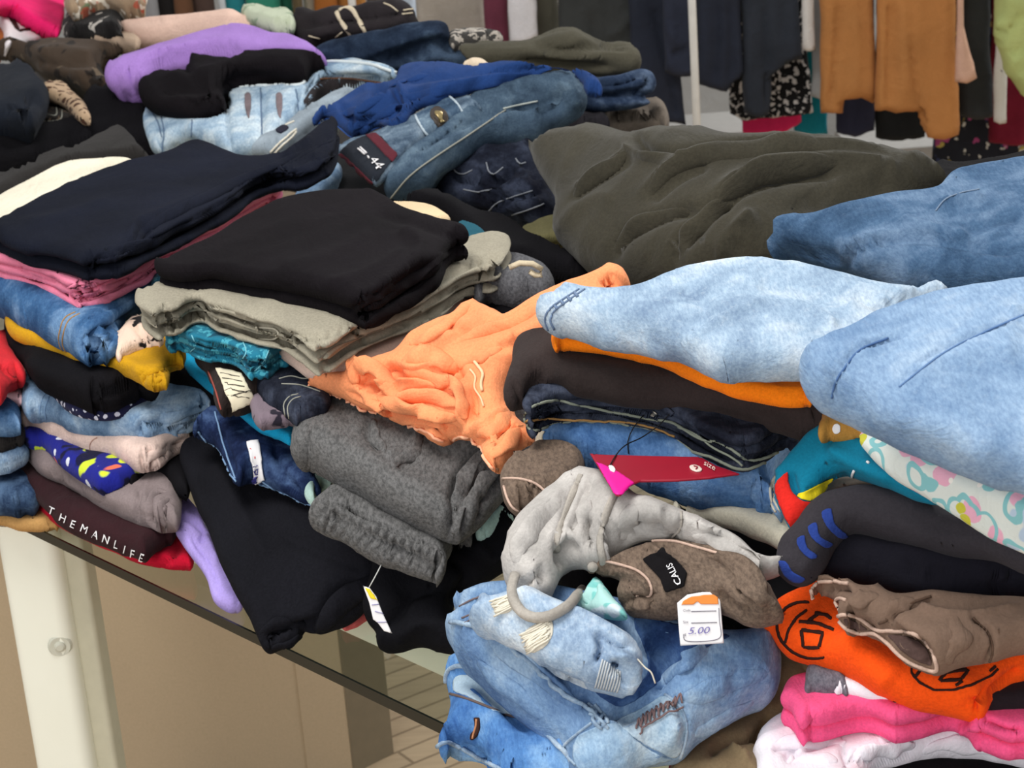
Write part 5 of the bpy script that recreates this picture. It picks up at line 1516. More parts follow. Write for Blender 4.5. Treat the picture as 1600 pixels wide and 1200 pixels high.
# salmon hoodie
sal = garment('hoodie', 'soft orange hoodie with cream cord and frayed hem, bunched in the middle of the table', 'hoodie', SAL,
              [(479, 601), (500, 590), (545, 574), (580, 555), (612, 545), (640, 516), (690, 489), (710, 484), (735, 466), (745, 468), (790, 490), (812, 480), (840, 460), (880, 440), (930, 421), (955, 414), (975, 424), (984, 446), (970, 470), (940, 500), (900, 530), (870, 545), (832, 560), (812, 578), (800, 605), (800, 640), (818, 660), (838, 690), (816, 706), (790, 731), (776, 738), (757, 716), (740, 690), (712, 686), (690, 690), (660, 673), (610, 651), (570, 641), (530, 621)],
              [(480, 600, .985), (600, 645, .97), (775, 735, .965), (820, 690, .975), (735, 470, 1.06), (960, 430, 1.10), (640, 560, 1.02), (800, 600, 1.01), (860, 540, 1.05)], .019, step=3.5, key='salmon', top=True, rim=.016, wr=[(.004, .06, 40, 2), (.002, .022, 30, 2)],
              st=[([(552, 592), (548, 578), (560, 570), (580, 575), (600, 592), (612, 620)], 5, .009), ([(555, 600), (575, 592), (592, 610)], 10, -.012), ([(612, 620), (600, 605), (625, 595), (660, 592), (700, 600)], 5, .008), ([(605, 588), (640, 586), (690, 596)], 5, -.012), ([(600, 578), (618, 582), (610, 595)], 8, -.014), ([(615, 628), (660, 622), (710, 632)], 5, .008), ([(620, 618), (665, 610), (705, 620)], 5, -.010), ([(560, 618), (600, 632), (660, 645), (710, 658)], 6, .008), ([(540, 612), (590, 640), (660, 658), (720, 672)], 5, -.008), ([(600, 645), (660, 662), (700, 672)], 4, -.005),
                  ([(700, 590), (715, 610), (722, 640), (720, 660)], 7, .010), ([(695, 580), (710, 575), (718, 590)], 8, -.012), ([(735, 600), (742, 630), (738, 660)], 5, -.009), ([(640, 560), (690, 530), (740, 500)], 9, .005), ([(625, 565), (640, 575), (690, 570), (720, 580)], 5, .006), ([(690, 500), (720, 520), (780, 510), (840, 480)], 10, -.005), ([(735, 470), (700, 510), (660, 545)], 8, .004), ([(740, 690), (770, 680), (800, 650)], 6, -.007), ([(720, 680), (750, 665), (790, 640)], 6, .006), ([(775, 700), (790, 680), (815, 660)], 8, -.007), ([(935, 440), (950, 432), (965, 440), (962, 455)], 5, -.010), ([(948, 448), (955, 442), (957, 452)], 6, -.016), ([(800, 530), (840, 510), (870, 490)], 12, .005), ([(770, 545), (800, 540), (840, 545)], 7, -.005)])
folds(sal, [([(556, 600), (552, 584), (562, 572), (582, 572), (600, 588), (614, 612), (624, 626)], .0085), ([(606, 594), (632, 588), (664, 590), (702, 600)], .009), ([(612, 626), (650, 618), (690, 624), (716, 632)], .0075), ([(588, 620), (640, 640), (690, 652), (716, 655)], .008), ([(700, 592), (714, 606), (722, 632), (722, 656)], .0075), ([(628, 562), (652, 556), (700, 566), (716, 582)], .009), ([(540, 612), (580, 632), (640, 652), (700, 668)], .006),
            ([(640, 540), (690, 512), (735, 476)], .008), ([(745, 685), (780, 665), (798, 645)], .007), ([(760, 715), (785, 700), (815, 672)], .007), ([(715, 575), (740, 560), (785, 545)], .006), ([(700, 540), (750, 520), (810, 500), (860, 470)], .007)], SAL, flat=.65)
CRC = plain((232, 200, 160), .85, .1, name='cream_cord')
line(sal, 'drawcord', [(742, 566), (750, 576), (756, 586), (752, 600), (754, 612)], .0016, CRC, 1.0)
line(sal, 'drawcord', [(735, 578), (744, 590), (742, 604), (752, 622), (756, 636)], .0011, CRC, 1.0)
line(sal, 'frayed_hem', [(480, 603), (505, 612), (535, 624), (572, 641), (610, 652), (640, 665), (665, 674), (690, 688)], .0016, plain((246, 176, 140), .9, .05, name='frayed_orange_edge'), .5, wob=.003)
line(sal, 'frayed_hem', [(708, 686), (722, 682), (740, 688), (752, 705), (766, 725), (778, 734)], .0016, plain((246, 186, 150), .9, .05, name='frayed_orange_edge'), .5, wob=.003)
hs = hit(sal, 490, 606)[0]
for dx in (0, .012):
    P3 = catmull([hs + RGT * dx, hs + RGT * (dx - .004) - UPV * .012 - fwd * .004, hs + RGT * (dx - .007) - UPV * .022 - fwd * .005, hs + RGT * (dx - .006 + dx) - UPV * .034 - fwd * .004], .003, False)
    Vt, Ft = tube3(P3, .0006, 5)
    kid(sal, 'loose_thread', Vt, Ft, CRC)

# pale jeans crowning the right stack
lj1 = garment('folded_jeans', 'pale washed blue jeans with stitched cuff lying on the neon orange top', 'jeans', DLT,
              [(837, 492), (843, 476), (862, 460), (872, 450), (886, 442), (912, 447), (930, 451), (985, 449), (1030, 431), (1090, 411), (1150, 403), (1210, 406), (1260, 414), (1330, 431), (1400, 445), (1455, 455), (1490, 475), (1440, 520), (1380, 560), (1330, 590), (1275, 606), (1250, 603), (1190, 602), (1130, 602), (1080, 582), (1050, 565), (1000, 550), (950, 542), (890, 527), (855, 515)],
              [(840, 490, 1.105), (1250, 600, 1.112), (1150, 410, 1.14), (1440, 470, 1.13), (950, 535, 1.106)], .022, step=4, key='palej', top=True, wr=[(.006, .12, 150, 2.4), (.002, .035, 140, 3)],
              st=[([(1060, 545), (1130, 500), (1200, 468)], 7, .005), ([(1235, 480), (1270, 490), (1310, 515)], 8, .007), ([(1050, 560), (1000, 540), (930, 535)], 8, .004), ([(1300, 440), (1360, 455), (1440, 460)], 8, .005), ([(1330, 470), (1380, 480), (1430, 475)], 6, -.006), ([(1060, 440), (1100, 470), (1080, 520)], 18, -.005), ([(1320, 480), (1350, 478), (1390, 470)], 6, .005), ([(1180, 440), (1240, 450), (1290, 470)], 14, -.004)])
multi_line(lj1, 'cuff_stitching', [[(857, 516), (852, 500), (858, 484), (880, 468), (905, 452)], [(866, 515), (860, 500), (866, 487), (888, 470), (914, 452)]], .0010, plain((104, 124, 154), .8, name='slate_thread'))
multi_line(lj1, 'stitched_bars', [[(868, 478), (872, 483)], [(878, 471), (882, 476)], [(888, 465), (893, 470)], [(898, 458), (903, 464)]], .0016, plain((104, 124, 154), .8, name='slate_thread'))
lj2 = garment('folded_jeans', 'large pale blue jeans on top at the right edge, nearest the viewer', 'jeans', DLT2,
              [(1250, 592), (1258, 562), (1288, 530), (1330, 508), (1400, 473), (1460, 455), (1530, 441), (1600, 433), (1720, 425), (1740, 840), (1640, 797), (1600, 774), (1540, 757), (1480, 732), (1420, 707), (1350, 674), (1290, 643), (1262, 622)],
              [(1255, 590, 1.125), (1600, 440, 1.17), (1600, 765, 1.10), (1400, 690, 1.11), (1400, 490, 1.155), (1600, 600, 1.14)], .03, step=5, key='palej2', top=True, wr=[(.004, .14, 30, 2.6), (.0016, .04, 40, 3)],
              st=[([(1300, 625), (1302, 605), (1312, 585), (1340, 550), (1385, 530), (1420, 520)], 3, -.005), ([(1400, 600), (1470, 550), (1540, 515), (1590, 495)], 3.5, -.005), ([(1575, 490), (1600, 486), (1640, 484)], 4, .006), ([(1290, 600), (1310, 570), (1360, 530)], 14, .004), ([(1420, 590), (1500, 560), (1600, 550)], 25, .005), ([(1350, 640), (1450, 660), (1560, 720)], 25, .004)])
line(lj2, 'pocket_seam', [(1300, 622), (1304, 600), (1316, 580), (1342, 548), (1388, 528)], .0009, plain((72, 104, 150), .8, name='seam_blue'))
line(lj2, 'side_seam', [(1405, 605), (1470, 555), (1540, 518), (1600, 492)], .0008, plain((96, 128, 172), .8, name='seam_blue2'))

# olive hoodie and jeans behind
ol = fabric((56, 53, 44), .1, 10, .1, fs=300, sheen=.12, name='olive_fleece')
olh = garment('hoodie', 'dark olive green hoodie spread in a soft mound behind the pale jeans', 'hoodie', ol,
              [(827, 234), (831, 222), (845, 212), (870, 200), (905, 196), (940, 194), (985, 201), (1050, 197), (1110, 199), (1150, 209), (1190, 206), (1220, 205), (1290, 210), (1370, 226), (1420, 241), (1460, 261), (1482, 275), (1486, 284), (1470, 305), (1440, 330), (1380, 362), (1300, 385), (1260, 420), (1200, 440), (1150, 450), (1050, 460), (985, 455), (935, 431), (890, 396), (870, 366), (864, 320), (850, 282), (836, 252)],
              [(835, 235, 1.08), (880, 390, 1.01), (1000, 205, 1.12), (1300, 215, 1.13), (1480, 285, 1.10), (1100, 450, 1.02), (1300, 370, 1.06), (1100, 320, 1.09)], .04, step=5, tb=.30, rim=.04, key='olive', top=True, wr=[(.008, .16, 30, 2.4), (.0025, .05, 40, 2.4)],
              st=[([(985, 203), (1000, 222), (1012, 234), (1050, 240), (1120, 232), (1200, 221), (1300, 212)], 6, -.018), ([(970, 225), (990, 240), (1010, 247), (1060, 245), (1120, 235)], 5, .009), ([(895, 300), (925, 278), (985, 235)], 6, .007), ([(890, 315), (930, 285), (990, 245)], 8, -.006), ([(1000, 300), (1040, 270), (1090, 245), (1200, 228), (1400, 240)], 8, .011), ([(1010, 315), (1060, 275), (1110, 252)], 9, -.009), ([(1110, 305), (1150, 280), (1200, 265), (1290, 252), (1420, 262)], 9, .010), ([(1115, 325), (1160, 295), (1230, 275), (1320, 268)], 9, -.010),
                  ([(950, 415), (965, 378), (1000, 352), (1050, 332), (1100, 326)], 9, -.010, 12), ([(1045, 420), (1052, 395), (1085, 360), (1120, 322), (1150, 305)], 9, -.010, 12), ([(1120, 405), (1140, 370), (1180, 330)], 12, .010), ([(1130, 380), (1145, 372), (1160, 385)], 12, -.006), ([(870, 365), (900, 330), (960, 300)], 14, .006), ([(1230, 330), (1300, 305), (1400, 290)], 12, -.006), ([(1250, 350), (1330, 330), (1420, 310)], 10, .006)])
garment('folded_garment', 'black garment behind the olive hoodie, running under the mid blue jeans', 'garment', BLK2,
        [(1330, 345), (1420, 305), (1480, 275), (1500, 280), (1560, 275), (1600, 269), (1720, 262), (1720, 330), (1520, 345), (1420, 370)], [(1400, 330, 1.06), (1600, 280, 1.08)], .02, step=6, tb=.28)
mj = garment('folded_jeans', 'mid blue stonewashed jeans at the right edge between the olive hoodie and the pale jeans', 'jeans', denim((50, 74, 102), (70, 97, 128), (110, 134, 162), 14, .9, .4, name='stonewash_denim'),
             [(1204, 402), (1213, 386), (1245, 368), (1300, 362), (1340, 350), (1400, 335), (1455, 328), (1470, 312), (1482, 302), (1512, 293), (1560, 285), (1600, 278), (1720, 265), (1720, 490), (1600, 480), (1500, 480), (1455, 475), (1400, 458), (1320, 434), (1250, 414)],
             [(1210, 400, 1.085), (1455, 460, 1.085), (1600, 285, 1.14), (1300, 365, 1.11), (1600, 440, 1.10)], .028, step=5, tb=.30, key='midj', wr=[(.006, .12, 20, 2.4), (.002, .04, 20, 3)],
             st=[([(1320, 425), (1330, 395), (1360, 378), (1430, 370), (1520, 382), (1600, 392)], 7, -.009), ([(1310, 415), (1325, 385), (1370, 368), (1450, 366)], 6, .006), ([(1460, 322), (1475, 318), (1500, 312), (1540, 310)], 4, .006), ([(1400, 345), (1450, 358), (1520, 372)], 12, .006), ([(1500, 360), (1560, 340), (1600, 335)], 12, -.005), ([(1215, 395), (1260, 395), (1320, 405)], 10, -.005)])
line(mj, 'waistband_seam', [(1462, 330), (1476, 312), (1500, 302), (1530, 296)], .0008, plain((120, 138, 160), .8, name='pale_seam3'))
_g0 = garment


def garment(*a, **k):
    k.setdefault('top', True)
    return _g0(*a, **k)


# ------------------------------------------------------------------ rear piles
FL = denim((24, 34, 50), (36, 48, 66), (64, 80, 100), 14, .6, .2, name='slate_navy_denim')
CW = [(.006, .10, 20, 2.2), (.002, .035, 50, 2)]
garment('folded_trousers', 'black trousers at the far left, bottom of the dark rear pile behind the charcoal pair', 'trousers', BLK2,
        [(-60, 215), (0, 200), (60, 190), (115, 175), (140, 140), (180, 135), (225, 150), (240, 190), (250, 245), (200, 250), (180, 240), (100, 258), (0, 285), (-60, 300)], [(0, 240, 1.0), (230, 200, 1.0), (160, 145, 1.04)], .03, tb=.14, step=7, wr=CW,
        st=[([(0, 225), (60, 215), (130, 205)], 8, -.008), ([(60, 250), (130, 225), (180, 205)], 10, .006)])
garment('folded_trousers', 'blue black trousers stacked at the far left edge, in front of the camouflage pair', 'trousers', fabric((24, 28, 36), .14, name='blue_black_cotton'),
        [(-60, 105), (0, 97), (28, 95), (48, 106), (64, 125), (75, 150), (72, 175), (62, 196), (48, 210), (0, 214), (-60, 222)], [(0, 200, 1.05), (0, 100, 1.09)], .03, tb=.06, step=6, wr=CW, st=[([(0, 168), (40, 160), (65, 150)], 7, -.012), ([(0, 185), (50, 185)], 6, .006)])
leo = printed(lin((176, 150, 122)), [('v', lin((72, 44, 30)), 55, .36, 1.2), ('v', lin((20, 16, 14)), 60, .2, 1.0)], name='leopard_print_cloth')
garment('folded_garment', 'leopard print garment tucked between dark trousers in the rear left pile', 'garment', leo,
        [(62, 142), (70, 130), (88, 126), (105, 138), (120, 155), (135, 170), (144, 186), (141, 199), (126, 192), (104, 170), (80, 158)], [(70, 140, 1.06), (140, 190, 1.035)], .012, step=4)
pl = printed(lin((30, 26, 24)), [('n', lin((92, 76, 60)), 70, .6, 0)], name='dark_check_cloth')
pg_ = garment('folded_garment', 'dark check garment directly under the leopard print one at the rear left', 'garment', pl,
              [(58, 165), (80, 158), (110, 172), (125, 190), (118, 206), (85, 208), (55, 205)], 1.02, .014, step=4)
multi_line(pg_, 'pale_check_line', [[(66, 178), (88, 180), (88, 166)], [(62, 190), (95, 186), (97, 172)], [(72, 200), (84, 190)]], .0012, STITCH)
cam_ = printed(lin((66, 54, 44)), [('n', lin((34, 28, 24)), 14, .52, .3), ('n', lin((98, 84, 68)), 16, .62, .3)], name='camouflage_cloth')
garment('folded_trousers', 'brown camouflage trousers in the rear left pile, left of the purple top', 'trousers', cam_,
        [(-60, 82), (0, 73), (60, 62), (100, 59), (150, 62), (190, 68), (212, 76), (190, 92), (168, 102), (165, 122), (182, 142), (150, 148), (110, 135), (70, 120), (40, 100), (0, 96), (-60, 98)], [(0, 85, 1.09), (150, 130, 1.06), (200, 75, 1.1)], .026, tb=.12, step=6, wr=CW,
        st=[([(50, 85), (90, 78), (150, 85), (200, 78)], 7, .008), ([(45, 95), (100, 98), (160, 92)], 7, -.010), ([(130, 122), (140, 112), (160, 115)], 7, -.014), ([(60, 105), (110, 115), (140, 112)], 6, .006)])
garment('folded_garment', 'beige thin garment between the camouflage trousers and the pale pink top', 'garment', fabric((170, 148, 128), .06),
        [(130, 66), (160, 58), (195, 54), (220, 66), (215, 76), (190, 74), (160, 70)], 1.11, .010, step=5, tb=.03)
pur = garment('folded_garment', 'smooth purple top across the rear pile, above the black one', 'garment', fabric((158, 122, 192), .05, name='purple_jersey'),
              [(163, 121), (167, 103), (178, 94), (200, 84), (260, 64), (330, 42), (370, 36), (410, 45), (450, 60), (490, 80), (514, 98), (500, 112), (450, 112), (400, 112), (330, 110), (285, 118), (250, 125), (228, 139), (205, 146), (180, 142), (168, 135)], [(170, 125, 1.08), (360, 42, 1.13), (500, 98, 1.10), (330, 100, 1.095)], .024, tb=.08, step=5, wr=[(.003, .16, 20, 2.5)], key='purple',
              st=[([(175, 118), (188, 100), (230, 88), (330, 65), (400, 62)], 8, .006), ([(250, 92), (330, 80), (420, 85), (490, 95)], 8, -.006), ([(200, 130), (230, 118), (280, 100)], 8, .005), ([(440, 92), (470, 88), (500, 97)], 6, -.008)])
garment('folded_trousers', 'black ruffled trousers lying on the light jeans in front of the purple top', 'trousers', BLK,
        [(217, 142), (228, 126), (240, 112), (262, 107), (284, 109), (290, 88), (299, 79), (318, 84), (345, 88), (400, 93), (450, 91), (508, 97), (512, 108), (495, 118), (480, 135), (455, 134), (420, 134), (372, 140), (358, 150), (356, 175), (330, 186), (300, 189), (252, 178), (227, 164)], [(225, 150, 1.06), (300, 180, 1.05), (300, 85, 1.10), (500, 100, 1.10)], .026, tb=.08, step=5, wr=CW, key='blkr',
        st=[([(235, 145), (280, 135), (350, 128), (420, 115)], 9, -.010), ([(250, 120), (290, 118), (350, 108), (480, 105)], 8, .008), ([(288, 92), (292, 110), (310, 120)], 7, -.008), ([(280, 160), (310, 150), (350, 148)], 12, -.012)])
nvj = garment('folded_jeans', 'slate navy jeans in the rear pile, between the purple top and the olive trousers', 'jeans', FL,
              [(486, 92), (495, 78), (540, 58), (620, 40), (675, 33), (694, 38), (700, 52), (702, 62), (720, 75), (732, 95), (725, 110), (690, 112), (640, 112), (600, 118), (560, 108), (510, 102)], [(490, 90, 1.10), (690, 40, 1.15), (700, 105, 1.08)], .026, tb=.1, step=5, wr=CW,
              st=[([(560, 90), (620, 68), (685, 52), (696, 58)], 7, .008), ([(600, 100), (640, 80), (680, 66), (720, 80)], 8, -.010), ([(640, 105), (680, 90), (725, 95)], 7, .006)])
garment('folded_trousers', 'dark olive trousers on top of the rear right pile, below the hanging coats', 'trousers', fabric((76, 73, 62), .1, name='olive_twill'),
        [(716, 72), (740, 66), (800, 67), (835, 62), (862, 51), (896, 49), (928, 63), (950, 70), (985, 71), (999, 80), (1001, 98), (994, 110), (960, 116), (900, 116), (800, 110), (735, 104), (726, 86)], [(720, 80, 1.12), (1000, 85, 1.10), (870, 55, 1.14)], .024, tb=.1, step=5, wr=CW, key='olivet',
        st=[([(835, 68), (870, 78), (930, 72), (985, 76)], 5, -.008), ([(740, 85), (820, 82), (900, 90), (985, 84)], 7, .006), ([(800, 95), (880, 100), (960, 105)], 7, -.007)])
stp = printed(lin((60, 58, 56)), [('n', lin((168, 160, 150)), 60, .52, 0)], name='grey_stripe_cloth')
garment('folded_garment', 'grey streaked garment, a sliver behind the olive trousers of the rear pile', 'garment', stp,
        [(700, 60), (720, 54), (760, 54), (786, 61), (775, 70), (730, 76), (705, 74)], 1.12, .012, tb=.05, step=5)
pp = garment('folded_garment', 'pale pink folded top at the back of the rear pile, behind the purple one', 'garment', fabric((216, 184, 168), .05, name='pale_pink_cotton'),
             [(188, 42), (196, 33), (230, 27), (290, 22), (340, 17), (368, 18), (382, 28), (420, 35), (428, 46), (400, 62), (330, 68), (250, 78), (218, 74), (198, 56)], [(195, 45, 1.12), (420, 45, 1.12), (330, 25, 1.14)], .024, tb=.1, step=5, wr=[(.003, .15, 20)],
             st=[([(200, 45), (260, 42), (330, 30), (375, 26)], 6, .005), ([(365, 36), (378, 30), (390, 28)], 4, -.006)])
garment('folded_garment', 'pale green floral top at the back beside the black strapped garment', 'garment', printed(lin((182, 190, 166)), [('n', lin((140, 158, 130)), 30, .6, 0)], name='faint_floral_cloth'),
        [(376, 18), (388, 9), (410, 8), (440, 14), (460, 25), (462, 46), (440, 56), (405, 46), (384, 34)], 1.14, .018, tb=.08, step=5)
bag = garment('folded_garment', 'black garment with cream tape straps, topmost at the back of the rear pile', 'garment', fabric((42, 38, 40), .2, name='black_nylon'),
              [(430, 52), (448, 42), (456, 28), (460, 15), (480, 12), (505, 18), (530, 12), (560, 8), (590, 2), (620, 0), (644, 8), (648, 26), (642, 44), (600, 58), (570, 62), (545, 60), (505, 74), (488, 82), (450, 70)], [(440, 50, 1.12), (640, 20, 1.16), (500, 75, 1.10)], .026, tb=.12, step=5, wr=CW, key='bag',
              st=[([(460, 40), (520, 36), (600, 25), (640, 20)], 7, -.008), ([(480, 55), (540, 45), (600, 40)], 7, .006)])
CT = fabric((206, 192, 166), .05, name='cream_tape')
line(bag, 'tape_strap', [(526, 18), (532, 32), (542, 46), (549, 58)], .003, CT, .6, flat=(.0045, .0015))
line(bag, 'tape_strap', [(530, 16), (540, 11), (550, 14), (560, 30), (573, 54)], .003, CT, .6, flat=(.0045, .0015))
multi_line(bag, 'pale_piping', [[(600, 5), (612, 10), (622, 18)], [(630, 16), (645, 14)], [(628, 22), (644, 20)], [(524, 58), (535, 50)], [(482, 56), (500, 60)]], .0014, CT)

pt_ = garment('folded_garment', 'hot pink cloth corner at the top left behind the camouflage trousers', 'garment', fabric((228, 36, 106), .07, name='hot_pink_cotton'),
              [(-40, -20), (0, -10), (60, -40), (102, -40), (101, 10), (97, 40), (90, 58), (66, 46), (40, 32), (20, 20), (0, 17), (-40, 20)], [(0, 10, 1.16), (90, 55, 1.10)], .010, tb=.03, step=5)
wt = garment('folded_shirt', 'white shirt with black print at the top left, beneath the hot pink cloth', 'shirt', fabric((226, 218, 220), .04, name='white_jersey'),
             [(0, 24), (18, 18), (40, 30), (64, 45), (88, 60), (60, 70), (10, 76), (6, 50)], [(10, 30, 1.12), (70, 60, 1.08)], .010, tb=.06, step=5)
for q in ([(10, 24), (18, 22), (32, 46), (24, 47)], [(24, 46), (46, 44), (50, 48), (30, 51)], [(22, 24), (34, 27), (38, 34), (26, 30)], [(30, 36), (40, 36), (43, 42), (34, 42)]):
    patch(wt, 'black_print', q, INK, .002, .002, 2.5, smooth=False)
garment('folded_garment', 'rust brown garment, a sliver at the left edge beside the white shirt', 'garment', fabric((176, 104, 52), .08),
        [(-40, 34), (0, 32), (9, 45), (10, 70), (0, 74), (-40, 78)], 1.10, .012, tb=.08, step=5)
bwp = printed(lin((22, 20, 20)), [('n', lin((190, 184, 176)), 26, .58, .6)], name='monochrome_print_cloth')
garment('folded_garment', 'black and white print garment at the back left, right of the hot pink cloth', 'garment', bwp,
        [(98, 45), (104, 24), (120, 14), (190, 10), (225, 12), (222, 30), (202, 36), (192, 48), (196, 58), (150, 66), (108, 64)], [(100, 50, 1.11), (220, 15, 1.14)], .02, tb=.08, step=5)
garment('folded_garment', 'ruffled garment in cream, rust and green print behind the black and white one', 'garment', printed(lin((150, 128, 104)), [('n', lin((226, 216, 200)), 22, .55, .5), ('n', lin((110, 124, 92)), 20, .62, 0), ('n', lin((176, 92, 70)), 24, .64, 0)], name='ruffle_print_cloth'),
        [(104, -30), (160, -40), (226, -36), (226, 10), (200, 16), (160, 13), (118, 24), (104, 16)], [(110, 0, 1.16), (220, 0, 1.17)], .016, tb=.10, step=5, wr=[(.006, .04, 90, 2)])

# ---- denim heap in the middle behind the navy and black stacks
ELT = denim((120, 146, 172), (160, 182, 200), (212, 222, 226), 14, 1.0, .6, name='acid_wash_denim')
gj = garment('folded_jeans', 'very dark indigo jeans crumpled under the light jeans, left of the olive hoodie', 'jeans', denim((16, 18, 28), (26, 30, 42), (52, 58, 74), 18, .6, .25, name='black_indigo_denim'),
             [(660, 300), (680, 268), (735, 235), (800, 222), (838, 224), (848, 262), (868, 290), (872, 345), (850, 358), (800, 346), (750, 335), (700, 322)], [(680, 290, 1.0), (840, 230, 1.05), (850, 350, .98)], .03, tb=.12, step=4, key='indigo', wr=[(.008, .07, 120, 2), (.003, .03, 70, 2)],
             st=[([(706, 266), (720, 280), (740, 275), (745, 260)], 6, -.014), ([(760, 262), (768, 280), (790, 272), (800, 256)], 6, -.014), ([(725, 295), (760, 288), (775, 300), (740, 308)], 6, -.012), ([(760, 330), (790, 310), (830, 300), (855, 285)], 6, -.012), ([(770, 335), (800, 322), (850, 312)], 6, .008), ([(810, 250), (830, 260), (838, 280)], 5, -.008)])
multi_line(gj, 'pale_stitching', [[(706, 256), (712, 268), (724, 272), (738, 266)], [(760, 254), (764, 268), (772, 272), (786, 262)], [(806, 248), (812, 256), (822, 254)], [(762, 332), (776, 318), (800, 308), (832, 298)], [(800, 336), (830, 326), (850, 318)], [(724, 296), (745, 300), (768, 296)]], .0011, plain((120, 124, 132), .8, name='grey_blue_thread'))
garment('folded_jeans', 'teal grey jeans corner under the navy black pair, left of the waist label jeans', 'jeans', DFADE,
        [(455, 318), (475, 285), (500, 268), (520, 255), (535, 262), (530, 285), (505, 310), (480, 325)], 1.02, .012, step=5, tb=.08)
garment('folded_trousers', 'dark grey trousers supporting the denim heap, a gap below the waist label', 'trousers', fabric((22, 22, 24), .12),
        [(490, 330), (510, 260), (545, 235), (620, 260), (690, 300), (700, 345), (640, 350), (560, 345)], .985, .02, step=7, tb=.09)
ej = garment('folded_jeans', 'acid wash light jeans with open button fly, under the black ruffled trousers', 'jeans', ELT,
             [(220, 168), (228, 164), (250, 176), (300, 186), (330, 184), (354, 172), (354, 146), (362, 138), (400, 133), (450, 130), (468, 133), (474, 112), (484, 103), (500, 97), (530, 96), (560, 98), (600, 106), (620, 114), (618, 124), (560, 132), (510, 138), (490, 160), (470, 190), (445, 215), (430, 240), (400, 246), (360, 244), (330, 230), (298, 222), (270, 232), (254, 242), (238, 234), (228, 205)],
             [(230, 200, 1.01), (420, 200, 1.035), (420, 140, 1.06), (600, 115, 1.09), (300, 230, 1.015)], .016, step=4, tb=.12, key='acid', wr=[(.004, .08, 70, 2), (.0015, .03, 50, 2)],
             st=[([(356, 146), (354, 180), (358, 240)], 4, -.006), ([(412, 136), (410, 170), (405, 230)], 5, -.006), ([(462, 136), (468, 165), (470, 190)], 5, -.007), ([(480, 150), (492, 128), (520, 124), (600, 128)], 9, -.014), ([(250, 182), (255, 205), (255, 235)], 4, -.004), ([(300, 190), (300, 215)], 4, .005)])
line(ej, 'waistband_edge', [(357, 142), (370, 134), (400, 131), (440, 131), (462, 134), (474, 132), (482, 118), (492, 104), (510, 98), (545, 98), (590, 104), (618, 114)], .0028, fabric((214, 222, 224), .04, name='pale_denim_edge'), .6)
patch(ej, 'inner_lining', [(488, 136), (500, 124), (530, 121), (570, 125), (606, 130), (560, 138), (520, 146), (500, 158), (478, 170), (472, 160)], fabric((50, 46, 48), .1), .001, .002, 4)
line(ej, 'inner_tape', [(500, 123), (540, 122), (600, 130)], .0015, fabric((120, 86, 66), .1))
for xs in (383, 432):
    patch(ej, 'buttonhole', [(xs, 146), (xs + 8, 145), (xs + 9, 178), (xs + 6, 186), (xs + 1, 178)], fabric((120, 106, 110), .2, name='raw_edge'), .0015, .002, 2.5)
multi_line(ej, 'fly_stitching', [[(407, 138), (408, 180), (410, 225)], [(462, 140), (466, 168), (464, 195)], [(252, 182), (256, 206), (252, 238)], [(300, 188), (299, 214)], [(232, 168), (246, 190), (252, 214)]], .0012, plain((90, 112, 140), .8, name='slate_thread2'))
fj = garment('folded_jeans', 'grey blue jeans with white drawcord, between the acid wash jeans and royal blue shorts', 'jeans', fabric((140, 152, 162), .1, 20, .1, name='grey_chambray'),
             [(392, 238), (402, 225), (440, 202), (480, 175), (520, 152), (550, 142), (562, 150), (530, 172), (505, 188), (470, 212), (440, 240), (415, 246)], [(400, 240, 1.035), (550, 150, 1.075)], .012, step=4, tb=.08, key='grey_j')
multi_line(fj, 'white_drawcord', [[(422, 238), (436, 224), (450, 212), (462, 202)], [(428, 240), (440, 228), (456, 214), (462, 206)], [(446, 196), (460, 190)]], .0018, THR)
patch(fj, 'dark_label', [(430, 204), (444, 195), (452, 200), (438, 210)], fabric((30, 30, 46), .1), .002, .002, 2.5)

wv = garment('folded_jeans', 'blue jeans with buttoned tab and dark size label, curled in the rear heap', 'jeans', denim((44, 58, 74), (66, 84, 102), (104, 124, 140), 18, 1.6, .25, name='heap_denim'),
             [(598, 296), (606, 268), (640, 226), (690, 192), (720, 165), (745, 140), (800, 120), (850, 112), (888, 112), (908, 126), (916, 148), (914, 170), (896, 192), (862, 208), (835, 226), (800, 232), (762, 238), (722, 256), (692, 276), (672, 302), (640, 318), (606, 314)],
             [(610, 300, 1.02), (900, 140, 1.11), (900, 190, 1.07), (740, 200, 1.075), (700, 265, 1.04)], .03, step=4, tb=.10, key='heapj', wr=[(.005, .09, 35, 2.2), (.0018, .03, 40, 2)],
             st=[([(640, 235), (700, 205), (760, 180), (830, 158)], 8, -.010), ([(800, 165), (830, 158), (870, 150), (868, 165), (840, 175)], 8, -.016), ([(620, 290), (680, 235), (750, 195), (830, 165)], 10, .007), ([(870, 130), (895, 145), (900, 170)], 10, .008), ([(795, 135), (830, 140), (860, 140)], 8, -.006)])
line(wv, 'leg_seam', [(610, 310), (640, 275), (680, 245), (730, 212), (790, 172)], .0012, plain((150, 150, 140), .8, name='pale_seam'))
line(wv, 'edge_seam', [(786, 170), (810, 164), (840, 158)], .0014, plain((170, 176, 170), .8, name='pale_seam2'))
wb2 = garment('waistband', 'opened waistband with size label', None, denim((62, 78, 96), (96, 114, 132), (140, 156, 170), 20, .7, .4, name='waist_denim'),
              [(525, 236), (545, 218), (590, 203), (620, 190), (655, 172), (690, 155), (725, 146), (742, 156), (755, 172), (735, 182), (705, 196), (655, 230), (625, 256), (606, 280), (588, 292), (570, 278), (545, 256)],
              [(530, 240, 1.055), (590, 285, 1.04), (740, 165, 1.105)], .010, step=3.5, parent=wv, wr=[(.002, .05, 30, 2)])
